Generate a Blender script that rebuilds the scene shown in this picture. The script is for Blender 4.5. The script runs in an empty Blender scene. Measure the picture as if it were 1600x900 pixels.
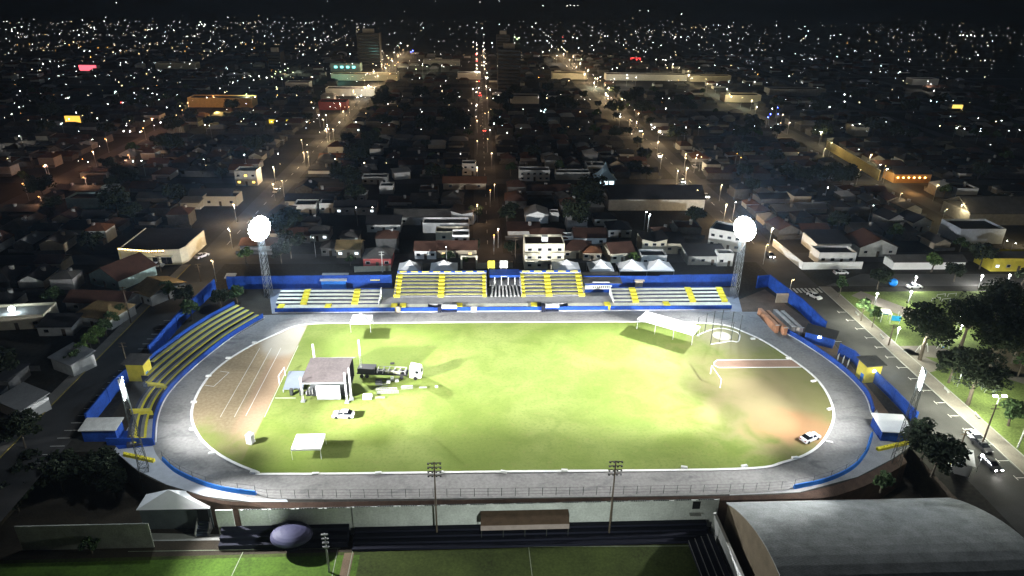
import bpy, bmesh, math, random
from mathutils import Vector, Matrix
from mathutils.geometry import tessellate_polygon
random.seed(11)
PI = math.pi
C = bpy.context.scene.collection
S = bpy.context.scene

# ---------------------------------------------------------------- camera model
F, HC = 1067.0, 92.0
ROLL = 0.017
cr, sr = math.cos(ROLL), math.sin(ROLL)
_u, _v = 745 - 800, -40 - 450
_u2, _v2 = _u*cr + _v*sr, -_u*sr + _v*cr
PITCH = math.atan2(-_v2, F)
HEAD = -math.atan2(_u2, math.hypot(F, _v2))
FH = Vector((math.sin(HEAD), math.cos(HEAD), 0))
RT = Vector((math.cos(HEAD), -math.sin(HEAD), 0))
FW = FH*math.cos(PITCH) - Vector((0, 0, 1))*math.sin(PITCH)
UP = FH*math.sin(PITCH) + Vector((0, 0, 1))*math.cos(PITCH)
CAM = Vector((0, 0, HC))
def ray(px, py):
    u, v = px - 800, py - 450
    return F*FW + (u*cr + v*sr)*RT - (-u*sr + v*cr)*UP
def at(px, py, z=0.0):                       # point of the ground plane z seen at a place of the photograph
    d = ray(px, py)
    return CAM + d*((z - HC)/d.z)
def atY(px, py, Y):
    d = ray(px, py)
    return CAM + d*(Y/d.y)
def proj(P):
    q = Vector(P) - CAM
    z = q.dot(FW)
    if z < 1: return (-9999, -9999, z)
    u2, v2 = F*q.dot(RT)/z, -F*q.dot(UP)/z
    return (u2*cr - v2*sr + 800, u2*sr + v2*cr + 450, z)
cam = bpy.data.objects.new('camera', bpy.data.cameras.new('camera'))
C.objects.link(cam)
ix, iu = cr*RT + sr*UP, cr*UP - sr*RT
M = Matrix((ix, iu, -FW)).transposed().to_4x4()
M.translation = CAM
cam.matrix_world = M
cam.data.sensor_width = 36
cam.data.lens = F/1600*36
cam.data.clip_start = 1
cam.data.clip_end = 60000
S.camera = cam

# ---------------------------------------------------------------- materials
MATS = {}
def mat(name, col, rough=.85, var=.18, scale=.8, fine=6., metal=0., bump=0., spec=.3):
    if name in MATS: return MATS[name]
    m = bpy.data.materials.new(name); m.use_nodes = True
    nt = m.node_tree; b = nt.nodes['Principled BSDF']
    b.inputs['Roughness'].default_value = rough
    b.inputs['Metallic'].default_value = metal
    b.inputs['Specular IOR Level'].default_value = spec
    g = nt.nodes.new('ShaderNodeNewGeometry')
    n1 = nt.nodes.new('ShaderNodeTexNoise'); n1.inputs['Scale'].default_value = scale; n1.inputs['Detail'].default_value = 4
    n2 = nt.nodes.new('ShaderNodeTexNoise'); n2.inputs['Scale'].default_value = fine; n2.inputs['Detail'].default_value = 2
    nt.links.new(g.outputs['Position'], n1.inputs['Vector']); nt.links.new(g.outputs['Position'], n2.inputs['Vector'])
    a = nt.nodes.new('ShaderNodeMath'); a.operation = 'MULTIPLY_ADD'
    nt.links.new(n2.outputs['Fac'], a.inputs[0]); a.inputs[1].default_value = .45
    a2 = nt.nodes.new('ShaderNodeMath'); a2.operation = 'MULTIPLY'; a2.inputs[1].default_value = .55
    nt.links.new(n1.outputs['Fac'], a2.inputs[0]); nt.links.new(a2.outputs[0], a.inputs[2])
    r = nt.nodes.new('ShaderNodeValToRGB')
    r.color_ramp.elements[0].position = .3; r.color_ramp.elements[1].position = .7
    r.color_ramp.elements[0].color = (*[c*(1-var) for c in col], 1)
    r.color_ramp.elements[1].color = (*[min(1, c*(1+var)) for c in col], 1)
    nt.links.new(a.outputs[0], r.inputs[0]); nt.links.new(r.outputs[0], b.inputs['Base Color'])
    if bump:
        bp = nt.nodes.new('ShaderNodeBump'); bp.inputs['Strength'].default_value = bump; bp.inputs['Distance'].default_value = .2
        nt.links.new(n2.outputs['Fac'], bp.inputs['Height']); nt.links.new(bp.outputs[0], b.inputs['Normal'])
    MATS[name] = m
    return m
def emit(name, col, strength):
    if name in MATS: return MATS[name]
    m = bpy.data.materials.new(name); m.use_nodes = True
    nt = m.node_tree; nt.nodes.clear()
    e = nt.nodes.new('ShaderNodeEmission'); o = nt.nodes.new('ShaderNodeOutputMaterial')
    e.inputs[0].default_value = (*col, 1); e.inputs[1].default_value = strength
    nt.links.new(e.outputs[0], o.inputs[0]); MATS[name] = m
    return m
def tile_mat(name, col, var=.35, pitch=1.2):                # roof tiles / corrugated sheets: rows of darker joints over noise
    m = mat(name, col, .9, var, .35, 3.)
    nt = m.node_tree; b = nt.nodes['Principled BSDF']
    tc = nt.nodes.new('ShaderNodeTexCoord')
    w = nt.nodes.new('ShaderNodeTexWave'); w.inputs['Scale'].default_value = pitch; w.inputs['Distortion'].default_value = .4
    nt.links.new(tc.outputs['Object'], w.inputs['Vector'])
    bp = nt.nodes.new('ShaderNodeBump'); bp.inputs['Strength'].default_value = .6; bp.inputs['Distance'].default_value = .15
    nt.links.new(w.outputs['Fac'], bp.inputs['Height']); nt.links.new(bp.outputs[0], b.inputs['Normal'])
    return m

WHITE = mat('white_paint', (.72, .73, .70), .7, .1)
CREAM = mat('cream_wall', (.62, .58, .44), .85, .16)
DWHITE = mat('weathered_white_wall', (.50, .51, .48), .9, .25)
GREYW = mat('grey_wall', (.30, .30, .29), .9, .25)
BEIGE = mat('beige_wall', (.42, .36, .26), .9, .2)
PINK = mat('red_wall', (.45, .10, .09), .85, .2)
TEALW = mat('teal_wall', (.32, .46, .46), .9, .25)
BLUE = mat('blue_wall_paint', (.008, .050, .27), .8, .45, .45, 3.)
BLUE2 = mat('light_blue_paint', (.02, .16, .55), .7, .2)
NAVY = mat('navy_paint', (.005, .006, .017), .8, .3)
YELLOW = mat('yellow_paint', (.72, .62, .045), .75, .16, 1.2, 5.)
YWALL = mat('yellow_wall', (.62, .52, .06), .85, .16)
CONC = mat('concrete', (.30, .30, .30), .9, .25, .4, 4.)
TREADU = mat('cream_terrace_paint', (.66,.63,.24), .85, .25, .5, 3.)
TREAD = mat('terrace_paint', (.68, .68, .54), .85, .22, .5, 3.)
RISER = mat('terrace_riser', (.035, .04, .07), .9, .3)
ASPH = mat('asphalt', (.055, .054, .052), .9, .3, .25, 5.)
TRACK = mat('track_asphalt', (.232, .228, .216), .92, .28, .10, 1.6)
PAVE = mat('pavement', (.22, .20, .17), .92, .25, .3, 4.)
DIRT = mat('dirt', (.16, .115, .075), .95, .35, .3, 4.)
EARTH = mat('dark_earth', (.045, .036, .024), .95, .5, .2, 3.)
PAINTL = mat('road_paint', (.62, .62, .58), .8, .15)
STEEL = mat('galvanised_steel', (.38, .40, .40), .5, .15, metal=.4)
DSTEEL = mat('dark_steel', (.05, .055, .05), .6, .2, metal=.3)
BLACK = mat('black_parts', (.012, .012, .013), .6, .2)
GLASS = mat('dark_glass', (.012, .014, .018), .15, .1, spec=.6)
CANVAS = mat('white_canvas', (.80, .81, .80), .75, .06)
WOOD = mat('wooden_pole', (.09, .07, .05), .9, .3)
BANK_DIRT = mat('shaded_dirt_bank', (.075, .046, .032), .95, .4, .6, 6.)  # dark brown dirt strip; the parapet's shade is put into this colour
CHALK = mat('white_chalk', (.78, .78, .74), .9, .1)
R_BROWN = tile_mat('brown_tile_roof', (.085, .042, .028))
R_ORANGE = tile_mat('orange_tile_roof', (.17, .07, .03))
R_GREY = tile_mat('grey_tile_roof', (.085, .082, .076))
R_DARK = tile_mat('dark_sheet_roof', (.022, .022, .025))
R_TAN = tile_mat('tan_tile_roof', (.24, .17, .075))
R_PALE = tile_mat('pale_sheet_roof', (.34, .35, .35), .2)
LEAF = mat('tree_leaves', (.035, .065, .020), .9, .6, .5, 2.)
LEAFD = mat('dark_tree_leaves', (.013, .021, .008), .9, .6, .5, 2.)
LEAFB = mat('bright_lit_leaves', (.07, .12, .025), .9, .5, .5, 2.)  # lighter leaf copy; lamp light on lit crowns is put into the colour
BARK = mat('bark', (.09, .075, .055), .95, .3)

# ---------------------------------------------------------------- mesh builder
class MB:
    def __init__(s): s.v = []; s.f = []; s.mi = []; s.m = 0
    def face(s, *pts):
        i = len(s.v); s.v += [tuple(p) for p in pts]; s.f.append(tuple(range(i, i+len(pts)))); s.mi.append(s.m); return s
    def quadpts(s, P, faces):
        i = len(s.v); s.v += [tuple(p) for p in P]
        for f in faces: s.f.append(tuple(i+k for k in f)); s.mi.append(s.m)
        return s
    def hexa(s, P): return s.quadpts(P, [(3,2,1,0),(4,5,6,7),(0,1,5,4),(1,2,6,5),(2,3,7,6),(3,0,4,7)])
    def box(s, x0, y0, z0, x1, y1, z1):
        return s.hexa([(x0,y0,z0),(x1,y0,z0),(x1,y1,z0),(x0,y1,z0),(x0,y0,z1),(x1,y0,z1),(x1,y1,z1),(x0,y1,z1)])
    def tube(s, a, b, r, n=5, r2=None):
        a, b = Vector(a), Vector(b); r2 = r if r2 is None else r2
        d = (b-a).normalized(); x = d.orthogonal().normalized(); y = d.cross(x)
        P = [a + (x*math.cos(2*PI*k/n) + y*math.sin(2*PI*k/n))*r for k in range(n)] + [b + (x*math.cos(2*PI*k/n) + y*math.sin(2*PI*k/n))*r2 for k in range(n)]
        return s.quadpts(P, [(k, (k+1) % n, n+(k+1) % n, n+k) for k in range(n)] + [tuple(range(n-1, -1, -1)), tuple(range(n, 2*n))])
    def prism(s, poly, z0, z1):                # vertical prism of an xy polygon
        n = len(poly)
        P = [(p[0], p[1], z0) for p in poly] + [(p[0], p[1], z1) for p in poly]
        return s.quadpts(P, [tuple(range(n-1, -1, -1)), tuple(range(n, 2*n))] + [(k, (k+1) % n, n+(k+1) % n, n+k) for k in range(n)])
    def sweep(s, pts, prof, closed=False):     # profile (offset to the left, z) carried along an xy polyline
        n = len(pts); k = len(prof); nr = normals(pts, closed); P = []
        for i in range(n):
            for o, z in prof: P.append((pts[i][0] + nr[i].x*o, pts[i][1] + nr[i].y*o, z))
        fs = []
        for i in range(n if closed else n-1):
            j = (i+1) % n
            for q in range(k): fs.append((i*k+q, j*k+q, j*k+(q+1) % k, i*k+(q+1) % k))
        if not closed: fs += [tuple(range(k)), tuple((n-1)*k + q for q in range(k-1, -1, -1))]
        return s.quadpts(P, fs)
    def strip(s, A, B, closed=False):          # band between two equally long 3D polylines
        n = len(A)
        P = [tuple(a) for a in A] + [tuple(b) for b in B]
        return s.quadpts(P, [(i, (i+1) % n, n+(i+1) % n, n+i) for i in range(n if closed else n-1)])
    def build(s, name, m=None, parent=None, world=False, smooth=False):
        me = bpy.data.meshes.new(name)
        v = s.v
        if parent is not None and world:
            l = parent.location; v = [(a-l.x, b-l.y, c-l.z) for a, b, c in v]
            if parent.parent is not None:
                l = parent.parent.location; v = [(a-l.x, b-l.y, c-l.z) for a, b, c in v]
        me.from_pydata(v, [], s.f)
        ms = m if isinstance(m, (list, tuple)) else [m]
        for x in ms:
            if x: me.materials.append(x)
        if len(ms) > 1: me.polygons.foreach_set('material_index', s.mi)
        bm = bmesh.new(); bm.from_mesh(me); bmesh.ops.recalc_face_normals(bm, faces=bm.faces); bm.to_mesh(me); bm.free()
        if smooth: me.polygons.foreach_set('use_smooth', [True]*len(me.polygons))
        o = bpy.data.objects.new(name, me); C.objects.link(o)
        if parent is not None: o.parent = parent
        return o
def normals(pts, closed):
    n = len(pts); out = []
    for i in range(n):
        a = pts[(i-1) % n] if (closed or i > 0) else pts[i]
        b = pts[(i+1) % n] if (closed or i < n-1) else pts[i]
        d = Vector((b[0]-a[0], b[1]-a[1], 0)).normalized()
        out.append(Vector((-d.y, d.x, 0)))
    return out
def smooth(pts, k=5, closed=False):
    n = len(pts); out = []
    P = [Vector((p[0], p[1], 0)) for p in pts]
    for i in range(n if closed else n-1):
        p0 = P[(i-1) % n] if (closed or i > 0) else P[i]; p1 = P[i]; p2 = P[(i+1) % n]
        p3 = P[(i+2) % n] if (closed or i < n-2) else p2
        for q in range(k):
            t = q/k
            out.append(.5*((2*p1) + (p2-p0)*t + (2*p0-5*p1+4*p2-p3)*t*t + (3*p1-p0-3*p2+p3)*t**3))
    if not closed: out.append(P[-1])
    return out
def off(pts, d, closed=False):
    nr = normals(pts, closed)
    return [Vector((p[0]+n.x*d, p[1]+n.y*d, 0)) for p, n in zip(pts, nr)]
def pix(L, z=0): return [at(x, y, z) for x, y in L]
def resample(pts, n):
    L = [0]
    for a, b in zip(pts, pts[1:]): L.append(L[-1] + (Vector(b)-Vector(a)).length)
    out = []; j = 0
    for k in range(n):
        t = L[-1]*k/(n-1)
        while j < len(L)-2 and L[j+1] < t: j += 1
        f = (t-L[j])/max(1e-6, L[j+1]-L[j])
        out.append(Vector(pts[j]).lerp(Vector(pts[j+1]), min(1, f)))
    return out

def tag(o, label=None, cat=None, group=None, kind=None):
    if label: o['label'] = label
    if cat: o['category'] = cat
    if group: o['group'] = group
    if kind: o['kind'] = kind
    return o
def thing(name, label, cat, loc=(0, 0, 0), rz=0, group=None):
    o = bpy.data.objects.new(name, None); C.objects.link(o); o.empty_display_size = .5
    o.location = loc; o.rotation_euler = (0, 0, rz)
    return tag(o, label, cat, group)
def struct(mb, name, m, label=None): return tag(mb.build(name, m), label, None, None, 'structure')
KIDS = {}
def kids(o):
    if o.name not in KIDS: KIDS[o.name] = [c for c in o.children]
    return KIDS[o.name]
def dup(root, loc, rz=0, label=None, group=None, scale=1, mats=None):
    r = root.copy(); C.objects.link(r); r.location = loc; r.rotation_euler = (0, 0, rz)
    r.scale = scale if isinstance(scale, (tuple, list)) else (scale,)*3
    if label: r['label'] = label
    if group: r['group'] = group
    for ch in kids(root):
        c = ch.copy(); C.objects.link(c); c.parent = r
        if mats and ch.name.split('.')[0] in mats:
            c.material_slots[0].link = 'OBJECT'; c.material_slots[0].material = mats[ch.name.split('.')[0]]
        for g in kids(ch):
            d = g.copy(); C.objects.link(d); d.parent = c
    return r
def lamp_light(name, kind, loc, energy, col=(1, 1, 1), radius=.3, target=None, cone=90, blend=.5):
    l = bpy.data.lights.new(name, kind); l.energy = energy; l.color = col
    l.shadow_soft_size = radius
    if kind == 'SPOT': l.spot_size = math.radians(cone); l.spot_blend = blend
    o = bpy.data.objects.new(name, l); C.objects.link(o); o.location = loc
    if target is not None: o.rotation_euler = (Vector(target)-Vector(loc)).to_track_quat('-Z', 'Y').to_euler()
    return o

# ---------------------------------------------------------------- ground with the sunken training ground
PIT = -7.0
rim_px = [(180,705),(215,736),(260,758),(320,776),(390,785),(600,783),(800,780),(1000,777),(1130,775),(1250,770),(1340,746),(1400,715),(1425,697)]
RIM = smooth(pix(rim_px), 4)
LX, RX = -93.0, 93.5
pit_poly = [Vector((LX, 8, 0)), Vector((LX, 119.5, 0))] + [p for p in RIM if p.x > LX+1 and p.x < RX-1] + [Vector((RX, 116.5, 0)), Vector((RX, 8, 0))]
GROUND = mat('town_ground', (.030, .028, .022), .95, .7, .06, 1.2)
def tess(polys, z):
    tris = tessellate_polygon([[Vector((p[0], p[1], 0)) for p in P] for P in polys])
    flat = [p for P in polys for p in P]
    mb = MB(); mb.v = [(p[0], p[1], z) for p in flat]
    for t in tris:
        a, b, c = [Vector((flat[i][0], flat[i][1], 0)) for i in t]
        mb.f.append(tuple(t) if (b-a).cross(c-a).z > 0 else (t[0], t[2], t[1])); mb.mi.append(0)
    return mb
struct(tess([[(-40000,-40000),(40000,-40000),(40000,40000),(-40000,40000)], pit_poly], 0), 'ground', GROUND)
g2 = tess([pit_poly], PIT)
n = len(pit_poly)
struct(g2, 'sunken_ground', EARTH)
mb = MB(); P2 = pit_poly
mb.strip([(p.x, p.y, 0) for p in P2], [(p.x, p.y, PIT) for p in P2], closed=True)
struct(mb, 'earth_bank', EARTH)

# roads of the town grid
def road(name, x0, y0, x1, y1, m=ASPH, z=.006): 
    mb = MB(); mb.face((x0,y0,z),(x1,y0,z),(x1,y1,z),(x0,y1,z)); return struct(mb, name, m)
ROADX = [(-497,8),(-397,8),(-297,8),(-198,10),(3.5,11),(206,10),(306,8),(406,8),(506,8)]
for x, w in ROADX: road('street', x-w/2, 226 if abs(x) < 50 else 20, x+w/2, 1500)
road('left_avenue', -98.6, 20, -87.2, 1500)
road('right_avenue', 99.2, 20, 112.2, 1500)
CROSS = [226 + 100*k for k in range(8)]
for y in CROSS: road('cross_street', -620, y-4.5, 620, y+4.5, z=.010)
def kerbline(name, x, y0, y1, w=.25):
    mb = MB(); mb.box(x-w/2, y0, 0, x+w/2, y1, .13); struct(mb, name, PAVE)
mb = MB(); mb.box(-101.4, 20, 0, -98.6, 221, .12); struct(mb, 'pavement', PAVE)
mb = MB(); mb.box(-98.75, 60, 0, -98.5, 221, .14); struct(mb, 'yellow_kerb', mat('faded_yellow_kerb', (.35,.28,.08), .9, .3))
mb = MB(); mb.box(112.35, 20, 0, 116.2, 200, .12); struct(mb, 'pavement', PAVE)
mb = MB(); mb.box(112.1, 20, 0, 112.35, 200, .15); struct(mb, 'kerb', mat('pale_kerb', (.35,.35,.32), .9, .2))
mb = MB(); mb.box(116.2, 20, 0, 116.5, 195, .16); struct(mb, 'kerb', MATS['pale_kerb'])
# painted parking bays
mb = MB()
for k in range(26):
    y = 116 + k*2.75
    if y < 180: mb.box(-90.6, y, .02, -87.6, y+.16, .024)
for (x, y) in [(730,0)]: pass
for px, py in [(272,488)]: pass
struct(mb, 'parking_bay_marking', PAINTL)
mb = MB()
for k in range(17):
    y = 95 + k*5.4
    mb.box(109.6, y, .02, 112.1, y+.16, .024); mb.box(109.6, y-.6, .02, 109.76, y+.8, .024)
for k in range(9):
    y = 120 + k*5.4
    mb.box(99.6, y, .02, 101.6, y+.16, .024)
struct(mb, 'parking_bay_marking', PAINTL)
mb = MB()
p = at(1240, 448)
for k in range(9): mb.box(100+k*1.35, 195.5, .02, 100.7+k*1.35, 199, .024)
struct(mb, 'zebra_crossing', PAINTL)
mb = MB()
for y0 in range(240, 800, 12): mb.box(3.4, y0, .02, 3.6, y0+4, .024); mb.box(-92.6, y0, .02, -92.4, y0+4, .024); mb.box(105.3, y0, .02, 105.5, y0+4, .024)
struct(mb, 'lane_marking', PAINTL)

# ---------------------------------------------------------------- athletics ground
inner_px = [(480,507),(430,523),(372,552),(325,590),(300,640),(310,680),(345,712),(400,737),(440,741),(800,737),(1150,733),(1225,722),(1270,704),(1295,675),(1302,640),(1280,597),(1235,560),(1170,522),(1090,504.5),(800,503.5),(600,505)]
INNER = smooth(pix(inner_px), 6, True)
outer_px = [(430,492),(412,499),(360,530),(300,576),(258,618),(241,655),(238,690),(252,720),(300,753),(370,772),(440,780),(800,778),(1150,772),(1260,757),(1330,728),(1358,690),(1366,655),(1350,612),(1310,572),(1250,532),(1190,493),(1143,487),(800,488.5)]
OUTER = smooth(pix(outer_px), 6, True)
nt = TRACK.node_tree; b_ = nt.nodes['Principled BSDF']; l0 = b_.inputs['Base Color'].links[0].from_socket
g_ = nt.nodes.new('ShaderNodeNewGeometry'); mp = nt.nodes.new('ShaderNodeMapping'); mp.inputs['Scale'].default_value = (.16,.34,.2)
nz = nt.nodes.new('ShaderNodeTexNoise'); nz.inputs['Scale'].default_value = 1; nz.inputs['Detail'].default_value = 7; nz.inputs['Roughness'].default_value = .62; nz.inputs['Distortion'].default_value = .7
mr = nt.nodes.new('ShaderNodeMapRange'); mr.inputs[1].default_value = .53; mr.inputs[2].default_value = .68; mr.inputs[3].default_value = 0; mr.inputs[4].default_value = .62
mx = nt.nodes.new('ShaderNodeMix'); mx.data_type = 'RGBA'; mx.inputs[7].default_value = (.10,.10,.102,1)
nt.links.new(g_.outputs['Position'], mp.inputs[0]); nt.links.new(mp.outputs[0], nz.inputs['Vector']); nt.links.new(nz.outputs['Fac'], mr.inputs[0]); nt.links.new(mr.outputs[0], mx.inputs[0]); nt.links.new(l0, mx.inputs[6]); nt.links.new(mx.outputs[2], b_.inputs['Base Color'])
struct(tess([OUTER, INNER], .03), 'running_track', TRACK)
# concourse around the near corners
conc_l = pix([(205,690),(180,700),(215,736),(260,758),(320,776),(390,785)]) + [p for p in reversed(OUTER) if p.x < -40 and p.y < 121]
def poly_sheet(px, z, m, name):
    P = pix(px); struct(tess([P], z), name, m)
poly_sheet([(178,704),(215,735),(260,757),(320,775),(392,784),(450,784),(440,770),(300,740),(262,700),(262,650),(205,660)], .012, mat('pale_concourse', (.40,.42,.45), .9, .15), 'concourse')
poly_sheet([(1424,696),(1400,714),(1340,745),(1250,769),(1140,774),(1140,760),(1300,720),(1340,690),(1352,660),(1370,640),(1390,690)], .012, CONC, 'concourse')
# earth strips behind the walls
poly_sheet([(1143,487),(1190,493),(1250,532),(1310,572),(1350,612),(1366,655),(1390,690),(1424,690),(1290,520),(1195,452),(1150,470)], .008, mat('brown_soil', (.115,.08,.055), .95, .4, .3, 3.), 'soil')
poly_sheet([(430,492),(405,497),(300,560),(235,640),(205,690),(150,690),(236,555),(335,452),(420,455)], .008, EARTH, 'soil')
struct(tess([[at(420,452), at(1150,449), at(1160,488), at(425,490)]], .010), 'concourse', mat('grey_terrace_floor', (.27,.275,.30), .9, .25, .3, 4.))
mb = MB(); mb.sweep(INNER, [(-.28,.0),(.28,.0),(.28,.12),(-.28,.12)], True)
struct(mb, 'track_kerb', CHALK)

# infield: one sheet, grass with worn earth where the photograph shows it
def infield_mat():
    m = bpy.data.materials.new('infield_grass'); m.use_nodes = True
    nt = m.node_tree; b = nt.nodes['Principled BSDF']; b.inputs['Roughness'].default_value = .95; b.inputs['Specular IOR Level'].default_value = .1
    N = nt.nodes.new; L = nt.links.new
    geo = N('ShaderNodeNewGeometry')
    def noise(sc, det=4, dist=0):
        q = N('ShaderNodeTexNoise'); q.inputs['Scale'].default_value = sc; q.inputs['Detail'].default_value = det; q.inputs['Distortion'].default_value = dist
        L(geo.outputs['Position'], q.inputs['Vector']); return q.outputs['Fac']
    def math_(op, a, b_=None, c=None):
        q = N('ShaderNodeMath'); q.operation = op
        for i, x in enumerate((a, b_, c)):
            if x is None: continue
            if isinstance(x, (int, float)): q.inputs[i].default_value = x
            else: L(x, q.inputs[i])
        return q.outputs[0]
    def ramp(x, a, b_):
        q = N('ShaderNodeMapRange'); q.interpolation_type = 'SMOOTHSTEP'; L(x, q.inputs[0]); q.inputs[1].default_value = a; q.inputs[2].default_value = b_; return q.outputs[0]
    def mix(f, a, b_):
        q = N('ShaderNodeMix'); q.data_type = 'RGBA'; L(f, q.inputs[0])
        for i, x in ((6, a), (7, b_)):
            if isinstance(x, tuple): q.inputs[i].default_value = (*x, 1)
            else: L(x, q.inputs[i])
        return q.outputs[2]
    sep = N('ShaderNodeSeparateXYZ'); L(geo.outputs['Position'], sep.inputs[0]); X, Y = sep.outputs[0], sep.outputs[1]
    n_mid, n_fine, n_big = noise(.16, 5, .6), noise(1.4, 5), noise(.045, 3, .8)
    def blob(cx, cy, rx, ry, soft=.5, amp=1.):
        dx = math_('DIVIDE', math_('SUBTRACT', X, cx), rx); dy = math_('DIVIDE', math_('SUBTRACT', Y, cy), ry)
        d = math_('SQRT', math_('ADD', math_('MULTIPLY', dx, dx), math_('MULTIPLY', dy, dy)))
        d = math_('ADD', d, math_('MULTIPLY', math_('SUBTRACT', n_mid, .5), amp))
        return math_('SUBTRACT', 1, ramp(d, 1-soft, 1+soft))
    col = mix(ramp(n_big, .35, .65), GR1, GR2)
    col = mix(math_('MULTIPLY', ramp(n_mid, .40, .72), .5), col, GR3)
    col = mix(math_('MULTIPLY', ramp(n_fine, .45, .75), .45), col, GR3)
    thin = math_('MULTIPLY', ramp(noise(.5, 5, .4), .55, .75), .35)
    col = mix(thin, col, (.20, .20, .065))
    DRY, SOIL, SAND, CLAY = (.18, .165, .07), (.215, .175, .115), (.44, .41, .33), (.34, .19, .095)
    def put(col, f, k, c): return mix(math_('MULTIPLY', f, k), col, c)
    a, b2 = at(473, 523), at(396, 684)
    nx, ny = -(b2-a).y, (b2-a).x
    ln = math.hypot(nx, ny); nx /= ln; ny /= ln
    if nx > 0: nx, ny = -nx, -ny
    side = math_('ADD', math_('MULTIPLY', math_('SUBTRACT', X, a.x), nx), math_('MULTIPLY', math_('SUBTRACT', Y, a.y), ny))
    left = ramp(side, -.25, .25)
    low = ramp(math_('ADD', math_('ADD', Y, math_('MULTIPLY', X, .55)), math_('MULTIPLY', n_mid, 16)), 96.5, 106)
    dl = math_('MULTIPLY', left, low)
    col = put(col, dl, .95, mix(ramp(n_fine, .35, .7), (.27, .205, .125), (.33, .26, .165)))
    strip = math_('MULTIPLY', dl, math_('SUBTRACT', 1, ramp(side, 4.5, 6.5)))
    col = put(col, strip, .6, (.32, .215, .14))
    w = at(449, 530); col = put(col, math_('MULTIPLY', blob(w.x, w.y, 6.5, 9.5, .25, .4), left), .9, (.40, .375, .31))
    w = at(345, 700); col = put(col, blob(w.x, w.y, 11, 7, .6, .8), .35, DRY)
    w = at(1190, 600); col = put(col, blob(w.x, w.y, 23, 19, .7, 1.8), .65, (.235,.20,.095))
    w = at(1225, 640); col = put(col, blob(w.x, w.y, 15, 16, .6, 1.6), .75, (.28, .225, .125))
    w = at(1150, 530); col = put(col, blob(w.x, w.y, 10, 8, .5, 1.2), .65, (.22, .20, .125))
    w = at(1165, 515); col = put(col, blob(w.x, w.y, 13, 8, .6, .8), .5, (.25, .235, .16))
    w = at(1245, 668); col = put(col, blob(w.x, w.y, 10, 6, .45, 1.3), .85, CLAY)
    w = at(1275, 620); col = put(col, blob(w.x, w.y, 6, 12, .6, 1.4), .5, (.12, .135, .04))
    w = at(985, 585); col = put(col, blob(w.x, w.y, 10, 4, .7, 1.8), .3, GR3)
    w = at(500, 745); col = put(col, blob(w.x, w.y, 40, 5, .7, 1.2), .4, GR3)
    w = at(560, 540); col = put(col, blob(w.x, w.y, 16, 8, .7, 1.2), .3, GR3)
    L(col, b.inputs['Base Color'])
    bp = N('ShaderNodeBump'); bp.inputs['Strength'].default_value = .25; bp.inputs['Distance'].default_value = .1
    L(n_fine, bp.inputs['Height']); L(bp.outputs[0], b.inputs['Normal'])
    return m
GR1, GR2, GR3 = (.150, .200, .040), (.19, .235, .062), (.098, .145, .022)
struct(tess([INNER], .02), 'infield_grass', infield_mat())
def line(mb, a, b, w=.12, z=.035):
    a, b = Vector((a[0], a[1], 0)), Vector((b[0], b[1], 0)); d = (b-a).normalized(); nn = Vector((-d.y, d.x, 0))*w/2
    mb.quadpts([(p.x, p.y, z) for p in (a-nn, b-nn, b+nn, a+nn)], [(0,1,2,3)])
mb = MB()
for a, b in [((406,544),(344,652)),((424,544),(366,652)),((439,544),(384,650)),((466,540),(413,652))]: line(mb, at(*a), at(*b), .09)
for a, b in [((344,580),(358,582)),((358,582),(334,604)),((334,604),(320,602))]: line(mb, at(*a), at(*b), .12)
line(mb, at(430,622), at(462,622), .2)
struct(mb, 'lane_marking', CHALK)
mb = MB(); R = pix([(1118,569),(1240,569),(1255,574),(1127,574.5)])
RU = [at(1121,562.5), at(1116,566), at(1116,571), at(1123,574.5), at(1252,573.8), at(1240,562)]
struct(tess([RU], .03), 'runway', mat('runway_cinder', (.30,.19,.13), .95, .2, .4, 5.))
mb.sweep(RU, [(-.14,.0),(.14,.0),(.14,.06),(-.14,.06)], True); struct(mb, 'runway_kerb', CHALK)
# little white blocks on the kerb
k = 0
for px, py in [(398,536),(357,560),(326,588),(303,629),(301,671),(331,709),(396,739),(493,741),(591,740),(688,739),(787,738),(882,736),(1069,731),(1163,729),(1242,716),(1296,692),(1296,640),(1271,596),(1232,560),(1176,530)]:
    p = at(px, py); t = thing('kerb_marker', 'small white concrete marker block on the kerb of the running track', 'marker block', (p.x, p.y, .02), random.uniform(-.3,.3), 'marker blocks along the track kerb')
    m_ = MB().box(-.65,-.3,0,.65,.3,.32); m_.box(-.5,-.2,.32,.5,.2,.4); m_.build('block', CHALK, t)

# ---------------------------------------------------------------- straight stands along the far side
def stepped(t, x0, x1, y0, z0, n, tread, rise, name='step', skew=0., tm=None):
    for k in range(n):
        m_ = MB(); y = y0 + k*tread; z = z0 + k*rise; xa, xb = x0 + skew*k, x1 - skew*k*0
        m_.m = 1; m_.box(xa, y+.03, z-rise, xb, y+tread+.02, z+rise-.06)
        m_.m = 0; m_.box(xa, y, z+rise-.057, xb, y+tread-.42, z+rise)
        m_.build(name, [tm or TREAD, RISER], t, True)
def stair(t, x0, x1, y0, y1, z0, z1, n=7, skew=0.):
    m_ = MB()
    for k in range(n):
        a, b = k/n, (k+1)/n
        m_.box(x0+skew*a, y0+(y1-y0)*a-.24, z0-.3, x1+skew*a, y0+(y1-y0)*b-.24, z0+(z1-z0)*b+.2)
    m_.build('stairway', YELLOW, t, True)
YF = 184.0
def X184(px, Y=YF, py=480): return atY(px, py, Y).x
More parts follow.
